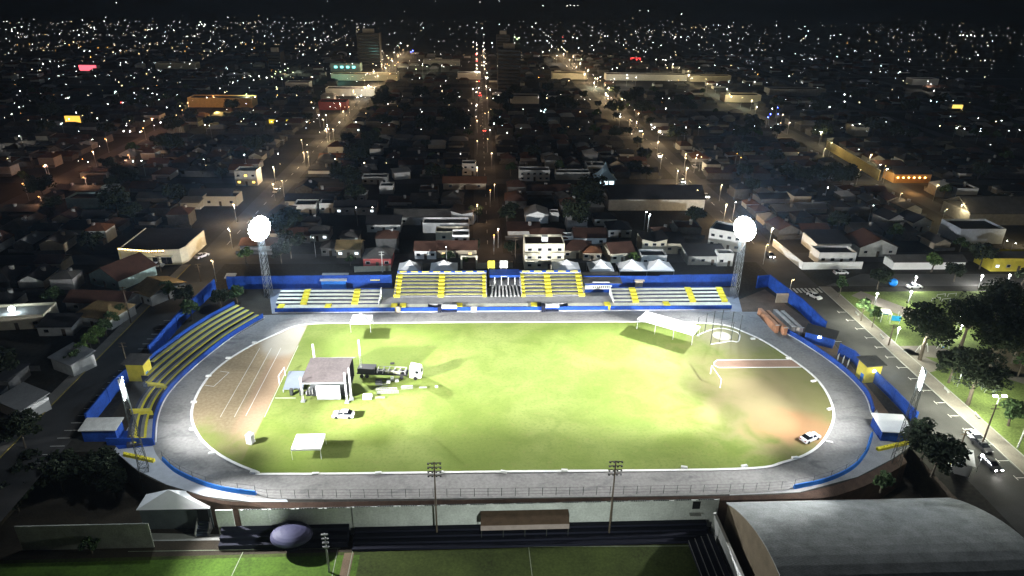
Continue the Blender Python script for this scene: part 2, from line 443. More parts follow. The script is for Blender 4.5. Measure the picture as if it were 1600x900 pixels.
# low blue front wall with its gaps, one thing
segs = [(425,618),(627,668),(712,832),(840,843),(887,950),(953,1145)]
t = thing('front_barrier', 'long low blue wall in front of the far stands beside the track', 'wall', (0, YF, 0))
for a, b in [(429,617),(626,950),(954,1143)]:
    MB().box(X184(a), YF-.15, 0, X184(b), YF+.15, 1.35).build('wall_panel', BLUE, t, True)
MB().box(X184(429), YF-.5, .03, X184(1143), YF-.16, .16).build('kerb', CHALK, t, True)
t = thing('lower_terrace', 'lowest single white step running the full length behind the blue front wall', 'terrace', (0, YF+1, 0))
for a, b in [(433,617),(627,668),(712,838),(888,1143)]:
    MB().box(X184(a), YF+.2, .02, X184(b), YF+2.6, 1.25).build('step', TREAD, t, True)
for px in (437,511,615,629,718,835,950,1043,):
    x = X184(px); MB().box(x-.9, YF+.12, .02, x+.9, YF+2.7, 1.5).build('stairway', YELLOW, t, True)
for nm, lab, a, b, st in [('terrace','wide white terrace left of the upper stands with two yellow stairways',427,590,(471,552)),('terrace','wide white terrace right of the upper stands with three yellow stairways',961,1139,(996,1086,1136))]:
    xa, xb = X184(a), X184(b); t = thing(nm, lab, 'terrace', ((xa+xb)/2, YF+2.7, 0))
    stepped(t, xa, xb, YF+2.7, 1.35, 4, 1.75, .42)
    for px in st:
        x = X184(px); stair(t, x-.95, x+.95, YF+2.7, YF+9.7, 1.37, 3.03, 4)
    m_ = MB().box(xa, YF+9.75, 0, xb, YF+10, 3.1); m_.build('back_wall', BLUE, t, True)
    e = xb if a < 700 else xa
    MB().hexa([(e-.12,YF+2.7,0),(e+.12,YF+2.7,0),(e+.12,YF+9.7,0),(e-.12,YF+9.7,0),(e-.12,YF+2.7,2.0),(e+.12,YF+2.7,2.0),(e+.12,YF+9.7,3.6),(e-.12,YF+9.7,3.6)]).build('end_wall', WHITE, t, True)
YU = 191.6
MB_w = MB().box(X184(593), YF+2.7, 0, X184(960), YU-.02, 1.2)
tag(struct(MB_w, 'walkway', mat('walkway_floor', (.33,.33,.33), .9, .25, .4, 3.)))
for lab, a, b, st, dash in [('left yellow and white upper stand behind the walkway', 617, 760, (620,689,757), 8),('right yellow and white upper stand behind the walkway', 815, 912, (818,858,909), 5)]:
    xa, xb = atY(a,462,YU).x, atY(b,462,YU).x
    t = thing('upper_stand', lab, 'grandstand', ((xa+xb)/2, YU, 0))
    stepped(t, xa, xb, YU, 1.35, 6, 1.72, .5, tm=TREADU)
    MB().box(xa, YU-.02, .0, xb, YU+.5, 1.4).build('plinth', CONC, t, True)
    zt = 1.35+6*.5; yb = YU+6*1.72
    for px in st:
        x = atY(px,462,YU).x; w = .95 if px in (620,689,858,909) else .55
        stair(t, x-w, x+w, YU, yb, 1.37, zt, 6)
    bw = MB().box(xa-.2, yb+.02, 0, xb+.2, yb+.4, zt+1.1).build('back_wall', BLUE, t, True)
    MB().box(xa-.2, yb-.1, zt+.28, xb+.2, yb+.0, zt+.5).build('rail', WHITE, t, True)
    L_ = (xb-xa)/dash
    for k in range(dash):
        MB().box(xa+k*L_+.18*L_, yb-.05, zt+.72, xa+(k+.82)*L_, yb+.0, zt+1.05).build('yellow_panel', YELLOW, t, True)
    for e in (xa, xb):
        MB().hexa([(e-.15,YU,0),(e+.15,YU,0),(e+.15,yb,0),(e-.15,yb,0),(e-.15,YU,2.2),(e+.15,YU,2.2),(e+.15,yb,zt+.5),(e-.15,yb,zt+.5)]).build('end_wall', YELLOW if False else CONC, t, True)
# middle box between the stands
xa, xb = atY(765,440,200).x, atY(812,440,200).x
t = thing('officials_box', 'blue roofed open box on white posts between the two upper stands', 'stand', ((xa+xb)/2, 199, 0))
MB().box(xa, 198.6, 4.6, xb, 203.5, 5.3).build('canopy', BLUE, t, True)
MB().box(xa+.1, 203.2, 0, xb-.1, 203.6, 4.6).build('back_wall', NAVY, t, True)
for k in range(4):
    x = xa + 1.6 + (xb-xa-3.2)*k/3; MB().box(x-.12, 198.7, 1.9, x+.12, 198.94, 4.6).build('post', WHITE, t, True)
MB().box(xa, 198.4, 0, xb, 203.2, 1.9).build('floor', CONC, t, True)
m_ = MB()
for k in range(7): x = xa+3.6+k*.28; m_.box(x, 198.54, 4.8, x+.2, 198.58, 5.05)
m_.build('lettering', WHITE, t, True)
m_ = MB()
for k in range(8): m_.hexa([(xa+.2+k*(xb-xa)/8,YU,0),(xa+.75+k*(xb-xa)/8,YU,0),(xa+1.2+k*(xb-xa)/9,198.3,0),(xa+.7+k*(xb-xa)/9,198.3,0),(xa+.2+k*(xb-xa)/8,YU,1.45),(xa+.75+k*(xb-xa)/8,YU,1.45),(xa+1.2+k*(xb-xa)/9,198.3,1.9),(xa+.7+k*(xb-xa)/9,198.3,1.9)])
m_.build('seating_steps', DWHITE, t, True)
for nm, px0, px1, m_, lab in [('board',762,773,YELLOW,'square yellow board above the officials box'),('board',781,793,WHITE,'square white board above the officials box'),]:
    a, b = atY(px0,430,204), atY(px1,430,204); t = thing(nm, lab, 'signboard', ((a.x+b.x)/2, 204, 0))
    MB().box(a.x, 203.9, 5.6, b.x, 204.1, 8.1).build('panel', m_, t, True)
    MB().box(a.x+.2, 204.1, 0, a.x+.35, 204.25, 8).build('post', STEEL, t, True); MB().box(b.x-.35, 204.1, 0, b.x-.2, 204.25, 8).build('post', STEEL, t, True)
    q = MB()
    for k in range(5): q.box(a.x+.5+k*.28, 203.86, 6.75, a.x+.7+k*.28, 203.9, 6.98)
    q.build('lettering', BLACK if m_ is WHITE else mat('olive_lettering',(.30,.27,.05)), t, True)
# dugouts and boards in front
for lab, a, b, m_ in [('left team dugout with white curved roof in the blue front wall', 684, 714, WHITE),('right team dugout with white curved roof in the blue front wall', 846, 873, WHITE)]:
    x0, x1 = X184(a), X184(b); t = thing('dugout', lab, 'dugout', ((x0+x1)/2, YF-.6, 0))
    pr = [(-.9,1.5),(-.6,1.95),(0,2.15),(.7,2.05),(1.1,1.7),(1.02,1.62),(.66,1.92),(0,2.02),(-.55,1.83),(-.82,1.45)]
    q = MB(); q.quadpts([(x0+1.2 if s_ else x1, YF-.2+y, z) for s_ in (1,0) for y, z in pr], [(k,(k+1)%10,10+(k+1)%10,10+k) for k in range(10)]+[tuple(range(9,-1,-1)),tuple(range(10,20))])
    q.build('roof', m_, t, True)
    MB().box(x0, YF-1, .02, x0+1.1, YF+.9, 2.0).build('side_cabin', NAVY, t, True)
    MB().box(x0+1.2, YF-.7, .02, x1, YF+.9, .5).build('bench', NAVY, t, True)
for px0, px1, lab, m_ in [(736,745,'white cabinet board standing against the blue front wall', WHITE),(619,625,'pale gate in the blue front wall left of the dugouts', BEIGE)]:
    x0, x1 = X184(px0), X184(px1); t = thing('gate_panel' if m_ is BEIGE else 'cabinet', lab, 'panel', ((x0+x1)/2, YF-.4, 0))
    MB().box(x0, YF-.7, .02, x1, YF-.2, 1.7).build('body', m_, t, True); MB().box(x0-.08, YF-.78, 1.7, x1+.08, YF-.12, 1.8).build('cap', GREYW, t, True)
# rear blue walls: thing per run
def wallthing(lab, px, h, th=.22, m_=BLUE, name='boundary_wall', pil=None, cat='wall', z0=0, world=None):
    P = world or pix(px); c = P[len(P)//2]
    t = thing(name, lab, cat, (c.x, c.y, z0))
    MB().sweep(P, [(-th/2,z0),(th/2,z0),(th/2,z0+h),(-th/2,z0+h)]).build('wall', m_, t, True)
    MB().sweep(P, [(-th/2-.06,z0+h+.003),(th/2+.06,z0+h+.003),(th/2+.06,z0+h+.1),(-th/2-.06,z0+h+.1)]).build('coping', pil or m_, t, True)
    L_ = sum((Vector(b)-Vector(a)).length for a, b in zip(P, P[1:])); q = resample([Vector((p.x,p.y,0)) for p in P], max(2, int(L_/6)))
    for p in q: MB().box(p.x-.22, p.y-.22, z0, p.x+.22, p.y+.22, z0+h+.15).build('pier', m_, t, True)
    return t
wallthing('tall blue boundary wall behind the left terrace', [(358,452),(420,451),(612,449)], 4.3)
wallthing('tall blue boundary wall behind the right terrace', [(1030,449),(1100,448),(1148,447)], 4.3)
wallthing('tall blue boundary wall between stand and right terrace', [(912,449),(1028,449)], 4.0)
wallthing('long blue boundary wall along the left street', [(337,455),(290,500),(237,561)], 4.0)
wallthing('short blue boundary wall below the left yellow tower', [(205,592),(184,612),(140,668)], 3.6)
wallthing('blue boundary wall of the right corner running to the street', [(1182,450),(1200,448),(1250,487),(1286,523)], 4.2)
wallthing('blue boundary wall right of the lit yellow tower along the right street', [(1362,595),(1390,622),(1428,662)], 3.2)
wallthing('low blue boundary wall between turnstiles and yellow tower', [(1310,555),(1332,566),(1340,575)], 3.4)
# blue hut and club house
def hut(lab, px, py, w, d, h, wall, roof, name='hut', cat='building', rz=0, door=None, over=.4):
    p = at(px, py); t = thing(name, lab, cat, (p.x, p.y, 0), rz)
    MB().box(-w/2, 0, 0, w/2, d, h).build('wall', wall, t)
    MB().hexa([(-w/2-over,-over,h+.01),(w/2+over,-over,h+.01),(w/2+over,d+over,h+.5),(-w/2-over,d+over,h+.5),(-w/2-over,-over,h+.2),(w/2+over,-over,h+.2),(w/2+over,d+over,h+.7),(-w/2-over,d+over,h+.7)]).build('roof', roof, t)
    if door is not None: MB().box(door-.5, -.06, 0, door+.5, -.01, 2.1).build('door', NAVY, t)
    return t
hut('light blue hut with flat grey roof behind the left terrace', 522, 452, 7.6, 4.2, 3.0, BLUE2, mat('grey_sheet',(.36,.36,.35),.8,.2))
hut('small yellow door hut at the end of the blue wall left of the stands', 587, 449, 2.2, 2.0, 2.6, YWALL, YWALL)
t = hut('blue club house with grey roof and white lettered band right of the stands', 941, 457, 11.5, 7, 3.3, BLUE, R_GREY)
MB().box(-5.75,-.09,1.2,3,-.02,2.6).build('sign_band', WHITE, t)
q = MB()
for k in range(9): q.box(-3.2+k*.66,-.13,1.75,-2.85+k*.66,-.09,2.25)
q.build('lettering', BLACK, t)
MB().box(-3.5,-.5,3.75,2,-.42,3.95).build('gutter', WHITE, t)
hut('small pale hut in front of the blue wall right of the club house', 998, 450, 2.4, 1.5, 2.5, BEIGE, BEIGE)
hut('small blue guard hut in the left rear corner', 361, 447, 2.4, 2, 2.8, BLUE2, DWHITE)
hut('pale board panel fixed before the blue wall in the right rear corner', 1221, 473, 3.8, .3, 2.4, BEIGE, BEIGE, 'panel', 'panel', over=.05)
# yellow towers
def booth(lab, px, py, rz, lit):
    p = at(px, py); t = thing('watch_tower', lab, 'tower', (p.x, p.y, 0), rz)
    MB().box(-2.1,-1.7,0,2.1,1.7,5.0).build('wall', YWALL, t)
    MB().hexa([(-2.7,-2.4,5.02),(2.7,-2.4,5.02),(2.7,2.2,5.3),(-2.7,2.2,5.3),(-2.7,-2.4,5.3),(2.7,-2.4,5.3),(2.7,2.2,5.62),(-2.7,2.2,5.62)]).build('roof', R_GREY, t)
    s_ = -1 if lit else 1
    MB().box(s_*2.1-.05,-1.2,0,s_*2.1+.05,-.1,2.2).build('door', BLUE2, t)
    if lit: MB().box(-.3,-1.95,3.2,.3,-1.72,3.6).build('wall_lamp', emit('wall_lamp_light',(1,.95,.8),60), t)
    return t
booth('yellow watch tower with grey roof beside the left curved terrace', 221, 590, -.06, False)
booth('yellow watch tower with lit wall lamp beside the right street', 1354, 592, .12, True)
lamp_light('wall_lamp_glow', 'POINT', at(1354,592,3.4)+Vector((.3,-2.6,0)), 60, (1,.93,.75), .2)

# curved terraces and walls round the bends
def curve(px, k=5): return smooth(pix(px), k)
CL = curve([(411,496),(360,527),(302,573),(261,615),(244,652),(240,692)])
t = thing('bend_wall', 'low blue wall round the left bend of the track with white foot line', 'wall', (CL[10].x, CL[10].y, 0))
MB().sweep(CL, [(-.15,0),(.15,0),(.15,1.25),(-.15,1.25)]).build('wall', BLUE, t, True)
MB().sweep(off(CL,.45), [(-.12,0),(.12,0),(.12,.1),(-.12,.1)]).build('foot_line', CHALK, t, True)
sgn = -1 if normals(CL, False)[0].x > 0 else 1
def outward(d): return off(CL, sgn*d)
inner_sign = outward(1)[0]
t = thing('curved_terrace', 'curved terrace of yellow edged steps round the left bend', 'terrace', (CL[12].x-4, CL[12].y, 0))
n0 = len(CL)
rows = [(0, n0-1), (0, n0-1), (0, int(n0*.55)), (0, int(n0*.5)), (0, int(n0*.44))]
for k, (a, b) in enumerate(rows):
    L_ = outward(1.5 + k*1.75)[a:b+1]
    z = .5 + k*.42
    w = 1.75*sgn
    m_ = MB(); m_.m = 1; m_.sweep(L_, [(0,0),(w,0),(w,z-.06),(0,z-.06)])
    m_.m = 0; m_.sweep(L_, [(-.05*sgn,z-.057),(w*.62,z-.057),(w*.62,z),(-.05*sgn,z)])
    m_.build('step', [mat('yellowish_step',(.46,.45,.24),.85,.2) if k > 1 else mat('worn_step',(.20,.20,.19),.9,.25), RISER], t, True)
    e = outward(1.5 + k*1.75 + .12)[a:b+1]
    MB().sweep(e, [(-.26,z+.003),(.26,z+.003),(.26,z+.03),(-.26,z+.03)]).build('yellow_edge', YELLOW, t, True)
bk = outward(1.5+5*1.75+.1)[0:int(n0*.44)+1]
MB().sweep(bk, [(-.12,0),(.12,0),(.12,3.1),(-.12,3.1)]).build('back_wall', BLUE, t, True)
for i in (int(n0*.56), int(n0*.74)):
    a, b = outward(1.2)[i], outward(5.6 if i < n0*.6 else 5.2)[i]
    MB().hexa([(p.x+dx, p.y+dy, z) for z in (0, .001) for p, dx, dy in ((a,-.6,.6),(a,.6,-.6),(b,.6,-.6),(b,-.6,.6))][:4] + [(a.x-.6,a.y+.6,1.0),(a.x+.6,a.y-.6,1.0),(b.x+.6,b.y-.6,1.5),(b.x-.6,b.y+.6,1.5)]).build('stairway', YELLOW, t, True)
CRV = curve([(1186,490),(1210,510),(1250,532),(1310,573),(1351,613),(1364,645)])
t = thing('bend_wall', 'low blue wall round the right bend of the track with white foot line', 'wall', (CRV[10].x, CRV[10].y, 0))
MB().sweep(CRV, [(-.15,0),(.15,0),(.15,1.35),(-.15,1.35)]).build('wall', BLUE, t, True)
sg = -1 if normals(CRV, False)[5].x < 0 else 1
MB().sweep(off(CRV,-.45*sg), [(-.12,0),(.12,0),(.12,.1),(-.12,.1)]).build('foot_line', CHALK, t, True)
# near side bend barriers, blue foot with mesh fence on posts
NL = curve([(255,719),(275,737),(310,754),(350,766),(400,773)])
NR = curve([(1240,763),(1290,752),(1330,733),(1352,708),(1362,680)])
for P, lab in ((NL,'curved low blue barrier with mesh fence at the near left corner'),(NR,'curved low blue barrier with mesh fence at the near right corner')):
    t = thing('bend_barrier', lab, 'barrier', (P[8].x, P[8].y, 0))
    MB().sweep(P, [(-.3,0),(.3,0),(.12,.9),(-.12,.9)]).build('wall', BLUE2, t, True)
    q = resample(P, 8)
    for p in q: MB().tube((p.x,p.y,.8),(p.x,p.y,2.3),.045,5).build('post', DSTEEL, t, True)
    m_ = MB()
    for z in (1.3, 2.2): 
        for a, b in zip(q, q[1:]): m_.tube((a.x,a.y,z),(b.x,b.y,z),.022,4)
    m_.build('mesh_wire', DSTEEL, t, True)
NF = resample(curve([(400,774),(450,778),(800,775),(1130,769),(1240,763)]), 41)
t = thing('mesh_fence', 'thin dark wire mesh fence along the near straight of the track', 'fence', (NF[20].x, NF[20].y, 0))
for p in NF: MB().tube((p.x,p.y,0),(p.x,p.y,2.0),.05,5).build('post', DSTEEL, t, True)
m_ = MB()
for z in (.5, 1.2, 1.95):
    for a, b in zip(NF, NF[1:]): m_.tube((a.x,a.y,z),(b.x,b.y,z),.02,4)
m_.build('mesh_wire', DSTEEL, t, True)
# walls and details of the corners
def seg_wall(lab, a, b, h, th, m_, name='boundary_wall', cat='wall', teeth=0):
    A, B = at(*a), at(*b); c = (A+B)/2; t = thing(name, lab, cat, (c.x, c.y, 0))
    MB().sweep([A, B], [(-th/2,0),(th/2,0),(th/2,h),(-th/2,h)]).build('wall', m_, t, True)
    if teeth:
        q = resample([A, B], teeth)
        for p in q: MB().tube((p.x,p.y,h),(p.x,p.y,h+.22),.16,6).build('cap', m_, t, True)
    return t
seg_wall('yellow bar barrier on the pale concourse at the near left corner', (195,712), (241,722), .7, .7, YELLOW, 'yellow_barrier', 'barrier', 10)
seg_wall('yellow bar barrier on blue floor at the left bend end', (205,686), (230,690), .7, .7, YELLOW, 'yellow_barrier', 'barrier', 6)
seg_wall('yellow bar barrier below the white roofed kiosk at the near right corner', (1370,704), (1425,692), .7, .7, YELLOW, 'yellow_barrier', 'barrier', 12)
seg_wall('low blue wall end closing the left curved terrace', (168,695), (242,695), 1.7, .3, BLUE)
poly_sheet([(165,678),(205,672),(244,695),(238,697),(185,702)], .018, BLUE, 'blue_floor')
hut('flat white roofed shelter beside the left street at the near corner', 158, 690, 7, 3.2, 3.0, BLUE, DWHITE, 'shelter')
t = hut('blue kiosk with bright white sloping roof at the near right corner', 1398, 690, 6.2, 5.5, 2.6, BLUE, CANVAS, 'kiosk', rz=-.12)
# stacked turnstile blocks and railings near the right bend
for i, (px, py, m_, lab) in enumerate([(1213,520,'orange_brick','leftmost orange brick queue wall by the right bend'),(1226,524,'orange_brick','second orange brick queue wall by the right bend'),(1238,522,'pale_brick','pale brick queue wall by the right bend'),(1250,524,'pale_brick','rightmost pale queue wall by the right bend')]):
    p = at(px, py); t = thing('queue_wall', lab, 'wall', (p.x, p.y, 0), .05)
    mm = mat(m_, (.40,.20,.11) if m_[0] == 'o' else (.42,.38,.33), .9, .25)
    for k in range(5): MB().box(-.55, k*2.4, 0, .55, k*2.4+2.2, 2.4-.08*k).build('brick_block', mm, t)
    MB().box(-.7,-.2,2.42,.7,0,2.6).build('cap', DWHITE, t)
for px, py in [(1308,565),(1316,569),(1324,573)]:
    p = at(px, py); t = thing('turnstile_rail', 'white pipe rail gate in front of the dark turnstile yard', 'railing', (p.x, p.y, 0), .9, 'white rails of the turnstile yard')
    m_ = MB()
    for x in (-.8,.8): m_.tube((x,0,0),(x,0,2.2),.07,6)
    m_.tube((-.8,0,2.2),(.8,0,2.2),.07,6); m_.build('frame', WHITE, t)
t = hut('blue ticket office with lit wall lamp behind the right bend', 1278, 539, 7.5, 4, 3.0, BLUE, R_DARK, 'ticket_office', rz=-.62)
MB().box(-.3,-.3,2.3,.3,-.05,2.7).build('wall_lamp', MATS['wall_lamp_light'], t)
lamp_light('office_glow', 'POINT', at(1275,545,2.4)+Vector((-.3,-1.2,0)), 50, (.95,.97,1), .2)

# ---------------------------------------------------------------- floodlight masts
FLOOD = emit('floodlight_glare', (.90, .96, 1.0), 42)
fl = MB(); fl.tube((0,-.32,0),(0,-.06,0),.52,12); FL_body = fl
def lattice(mb, h, w0, w1, n, r=.09):
    c = lambda z, k: ((w0+(w1-w0)*z/h)/2*(1 if k in (0,1) else -1), (w0+(w1-w0)*z/h)/2*(1 if k in (1,2) else -1), z)
    for i in range(n):
        z0, z1 = h*i/n, h*(i+1)/n
        for k in range(4):
            mb.tube(c(z0,k), c(z1,k), r, 5); mb.tube(c(z0,k), c(z1,(k+1)%4), r*.6, 4); mb.tube(c(z1,k), c(z1,(k+1)%4), r*.6, 4)
            mb.tube(c(z0,(k+1)%4), c(z1,k), r*.6, 4)
def mast(lab, loc, h, target, rows, sp, tilt, w0=1.9, w1=1.25, tr=.05, tm=None):
    d = Vector(target)-Vector(loc); rz = math.atan2(d.x, -d.y)     # the bank faces local -Y
    t = thing('floodlight_mast', lab, 'floodlight', loc, rz)
    m_ = MB(); lattice(m_, h, w0, w1, int(h/2), tr); m_.build('lattice_tower', tm or STEEL, t)
    fr = MB(); nr = len(rows); cz = h + 0.0
    fr.box(-.8, .225, cz-nr*sp/2, -.66, .34, cz+nr*sp/2); fr.box(.66, .225, cz-nr*sp/2, .8, .34, cz+nr*sp/2)
    for i in range(nr):
        z = cz + (i-(nr-1)/2)*sp; fr.box(-rows[i]*sp/2, .1, z-.05, rows[i]*sp/2, .22, z+.05)
    fr.box(-.12,.22,h-nr*sp/2-.4,.12,.5,h+nr*sp/2)
    fr.build('lamp_frame', STEEL, t)
    first = None
    if len(rows) > 6: PL = [(0,0)] + [(r_*math.cos(2*PI*k/n_+.1*n_), r_*math.sin(2*PI*k/n_+.1*n_)) for r_, n_ in ((1.1,6),(2.2,12),(3.3,19)) for k in range(n_)]  # round bank wider than a real one; lens bloom put into its shape
    else: PL = [((k-(nn-1)/2)*sp, (i-(nr-1)/2)*sp) for i, nn in enumerate(rows) for k in range(nn)]
    if True:
        for x, z in PL:
            z += cz
            if first is None:
                q = MB(); q.tube((0,-.06,0),(0,.12,0),.55,12,.3); first = q.build('floodlight', DSTEEL, t)
                q = MB(); q.tube((0,-.16,0),(0,-.07,0),.66,16); g = q.build('lens', FLOOD, first); o = first
            else:
                o = first.copy(); C.objects.link(o); o.parent = t
                gg = g.copy(); C.objects.link(gg); gg.parent = o
            o.location = (x, 0, z); o.rotation_euler = (tilt, 0, 0)
    return t
CEN = (8, 143, 0)
mastsR = []
def head(px, py, Y): return atY(px, py, Y)
hl, hr = atY(405, 357, 195.0), atY(1164, 357, 192.5)
mast('tall lattice mast with floodlight bank built round like its bloom at the far left corner', (hl.x, hl.y, 0), hl.z, CEN, [2,5,6,7,6,5,2], 1.05, .35)
mast('tall lattice mast with floodlight bank built round like its bloom at the far right corner', (hr.x, hr.y, 0), hr.z, CEN, [2,5,6,7,6,5,2], 1.05, .35)
sl, srr = at(192, 607, 19.5), at(1440, 592, 20.5)
mast('slender floodlight mast with bank seen edge on at the near left bend', (sl.x, sl.y, PIT), sl.z-PIT, CEN, [2]*5, .84, .35, 2.0, .8, .05, DSTEEL)
mast('slender floodlight mast with bank seen edge on at the near right bend', (srr.x, srr.y, PIT if srr.x < RX else 0), srr.z-PIT if srr.x < RX else srr.z, CEN, [2]*5, .84, .35, 2.0, .8, .05, DSTEEL)
COOL = (.985, .99, 1.0)
FE = 1.15
def flood(h, tgt, e, cone=85, blend=.9):
    d = (Vector(tgt)-h).normalized()
    lamp_light('floodlight_beam', 'SPOT', h + d*1.2, e*FE, COOL, .7, tgt, cone, blend)
for h_, s_ in ((hl, 1), (hr, -1)):
    cx = 8.6
    flood(h_, (cx-4*s_, 132, 0), 600000, 46); flood(h_, (cx-42*s_, 156, 0), 160000, 62); flood(h_, (cx-6*s_, 118, 0), 330000, 34); flood(h_, (cx+18*s_, 148, 0), 560000, 38)
for h_, s_ in ((sl, 1), (srr, -1)):
    flood(h_, (cx+2*s_, 150, 0), 900000, 39); flood(h_, (cx-28*s_, 146, 0), 150000, 66); flood(h_, (cx-62*s_, 136, 0), 75000, 84); flood(h_, (cx-44*s_, 140, 0), 45000, 50); flood(h_, (cx-22*s_, 121, 0), 150000, 48); flood(h_, (cx-22*s_, 193, 2), 420000, 44); flood(h_, (cx+12*s_, 193, 2), 540000, 34)
for h_ in (hl, hr):
    lamp_light('floodlight_spill_halo', 'POINT', h_+Vector((0,-1.8,0)), 26000, (.50,.72,1), .6)
    lamp_light('floodlight_spill_halo', 'SPOT', h_+Vector((0,-1.6,.5)), 560000, (.46,.70,1), .6, h_+Vector((0,-6,8)), 124, .5)  # added upward blue spot, lights the haze as a halo round the bank
for h_, s_ in ((sl, 1), (srr, -1)): lamp_light('floodlight_spill_halo', 'POINT', h_+Vector((3.4*s_,1.2,.6)), 9000, (.80,.90,1), .6); flood(h_, (cx-100*s_, 142, 0), 5000, 95)

flood(sl, (-30, 86, PIT), 220000, 60); flood(srr, (56, 100, 1), 130000, 38, 1)
# ---------------------------------------------------------------- tents, stage, vehicles on the field
def canopy_mesh(mb, w, d, h, peak, cx=0, cy=0, n=8):
    # concave pyramid roof with a short valance
    rings = []
    for i in range(5):
        f = 1-i/4; z = h + (peak-h)*(1-f)**1.0*(.55+.45*(1-f)) ; rings.append((f, z))
    for (f0, z0), (f1, z1) in zip(rings, rings[1:]):
        f1 = max(f1, .02)
        for k in range(4):
            s_ = [(-1,-1),(1,-1),(1,1),(-1,1)]; a, b = s_[k], s_[(k+1)%4]
            mb.face((cx+a[0]*w/2*f0,cy+a[1]*d/2*f0,z0),(cx+b[0]*w/2*f0,cy+b[1]*d/2*f0,z0),(cx+b[0]*w/2*f1,cy+b[1]*d/2*f1,z1),(cx+a[0]*w/2*f1,cy+a[1]*d/2*f1,z1))
    s_ = [(-1,-1),(1,-1),(1,1),(-1,1)]
    for k in range(4):
        a, b = s_[k], s_[(k+1)%4]
        mb.face((cx+a[0]*w/2,cy+a[1]*d/2,h),(cx+b[0]*w/2,cy+b[1]*d/2,h),(cx+b[0]*w/2,cy+b[1]*d/2,h-.35),(cx+a[0]*w/2,cy+a[1]*d/2,h-.35))
def tent(lab, p, w, d, h, peak, rz=0, units=1, m_=None):
    t = thing('canopy_tent', lab, 'tent', (p.x, p.y, p.z), rz)
    W = w/units
    for u in range(units):
        q = MB(); cx = -w/2 + W*(u+.5); canopy_mesh(q, W-.04, d, h, peak, cx, 0); q.build('canopy', m_ or CANVAS, t)
    for u in range(units+1):
        for y in (-d/2+.1, d/2-.1):
            x = -w/2+.1 + (w-.2)*u/units; MB().tube((x,y,0),(x,y,h-.05),.05,6).build('leg', WHITE, t)
    return t
tent('white peaked tent on the grass at the near left with legs showing', at(484,706,.02), 6.1, 5.2, 2.7, 4.2, .0)
tent('small white peaked tent on the far edge of the grass before the left terrace', at(566,513,.02), 5.7, 5.2, 3.0, 4.7, 0)
a, b = at(985,508), at(1070,533); rz = math.atan2((b-a).y, (b-a).x)
cw = at(1043,520,.02)
tent('long white triple tent standing askew near the hammer cage', cw, 16.5, 6.0, 3.3, 4.3, rz, 3)
for px, w, lab, u in [(641,7.6,'grey white tent behind the left half of the left upper stand',1),(694,9.0,'white tent behind the right half of the left upper stand',1),(884,9.0,'white tent behind the right upper stand',1),(937,8.2,'cream tent beside the right upper stand',1),(1006,18.5,'large double peaked white tent behind the club house',2)]:
    p = atY(px, 429, 211); p = Vector((p.x, 211, 0)); tent(lab, p, w, 7.5, 3.0, 5.6, 0, u)
# stage
s0, s1 = at(476,622), at(546,628)
SX0, SX1, SY = s0.x, s1.x, (s0.y+s1.y)/2
t = thing('concert_stage', 'mobile concert stage under a grey sloping roof on white truss towers', 'stage', ((SX0+SX1)/2, SY, 0))
MB().box(SX0+.6, SY+.4, .9, SX1-.4, SY+9, 1.2).build('deck', DSTEEL, t, True)
m_ = MB(); zf, zb = 5.0, 6.6
m_.hexa([(SX0-.2,SY-.2,zf),(SX1-1,SY-.2,zf),(SX1-.2,SY+8,zb),(SX0+.6,SY+8,zb),(SX0-.2,SY-.2,zf+.25),(SX1-1,SY-.2,zf+.25),(SX1-.2,SY+8,zb+.25),(SX0+.6,SY+8,zb+.25)])
m_.build('roof', mat('stage_roof_sheet', (.062,.052,.050), .9, .3, .3, 2.), t, True)
MB().hexa([(SX0+.6,SY+8.02,zb-.1),(SX1-.2,SY+8.02,zb-.1),(SX1+.4,SY+9.8,zb-.9),(SX0+1.4,SY+9.8,zb-.9),(SX0+.6,SY+8.02,zb+.15),(SX1-.2,SY+8.02,zb+.15),(SX1+.4,SY+9.8,zb-.7),(SX0+1.4,SY+9.8,zb-.7)]).build('rear_flap', mat('pale_grey_sheet',(.20,.19,.185),.8,.15), t, True)
MB().box(SX0-.2,SY-.32,zf-.35,SX1-1,SY-.22,zf-.05).build('front_beam', STEEL, t, True)
MB().box(SX0+.8,SY+8.6,1.2,SX1-.3,SY+8.9,6.0).build('back_drop', BLACK, t, True)
w0, w1 = atY(494,610,SY-.6), atY(531,610,SY-.6)
MB().box(w0.x,SY-.66,1.0,w1.x,SY-.58,4.3).build('white_screen', CANVAS, t, True)
MB().box(w0.x,SY-.7,.55,w1.x,SY+.3,.75).build('screen_base', STEEL, t, True)
for x, y, h in ((SX0,SY-.5,6.6),(SX1-.5,SY-1.2,8.2),(SX1+.3,SY+.1,8.6),(SX0+.9,SY+10,9.5),(SX1+1.2,SY+10.2,10.5)):
    m_ = MB(); q = MB(); lattice(q, h, .38, .34, int(h/1.1), .016)
    for i in range(0,1): pass
    q.v = [(a+x, b+y, c) for a, b, c in q.v]; q.build('truss_tower', WHITE, t, True)
    MB().box(x-.5,y-.5,.0,x+.5,y+.5,.25).build('tower_base', STEEL, t, True)
for k in range(6):
    x = SX0+.5+k*.35; MB().box(x, SY+.6+.2*(k%2), 1.2, x+.28, SY+1.2, 1.9+.5*(k%3)).build('loudspeaker', BLACK if k % 2 else GREYW, t, True)
d0 = pix([(443,613),(474,613),(480,585),(452,585)])
t = thing('side_platform', 'pale blue grey raised platform left of the stage', 'platform', (d0[0].x, d0[0].y, 0))
MB().prism([(p.x,p.y) for p in d0], .75, 1.0).build('deck', mat('pale_blue_deck',(.17,.20,.235),.8,.12,.6), t, True)
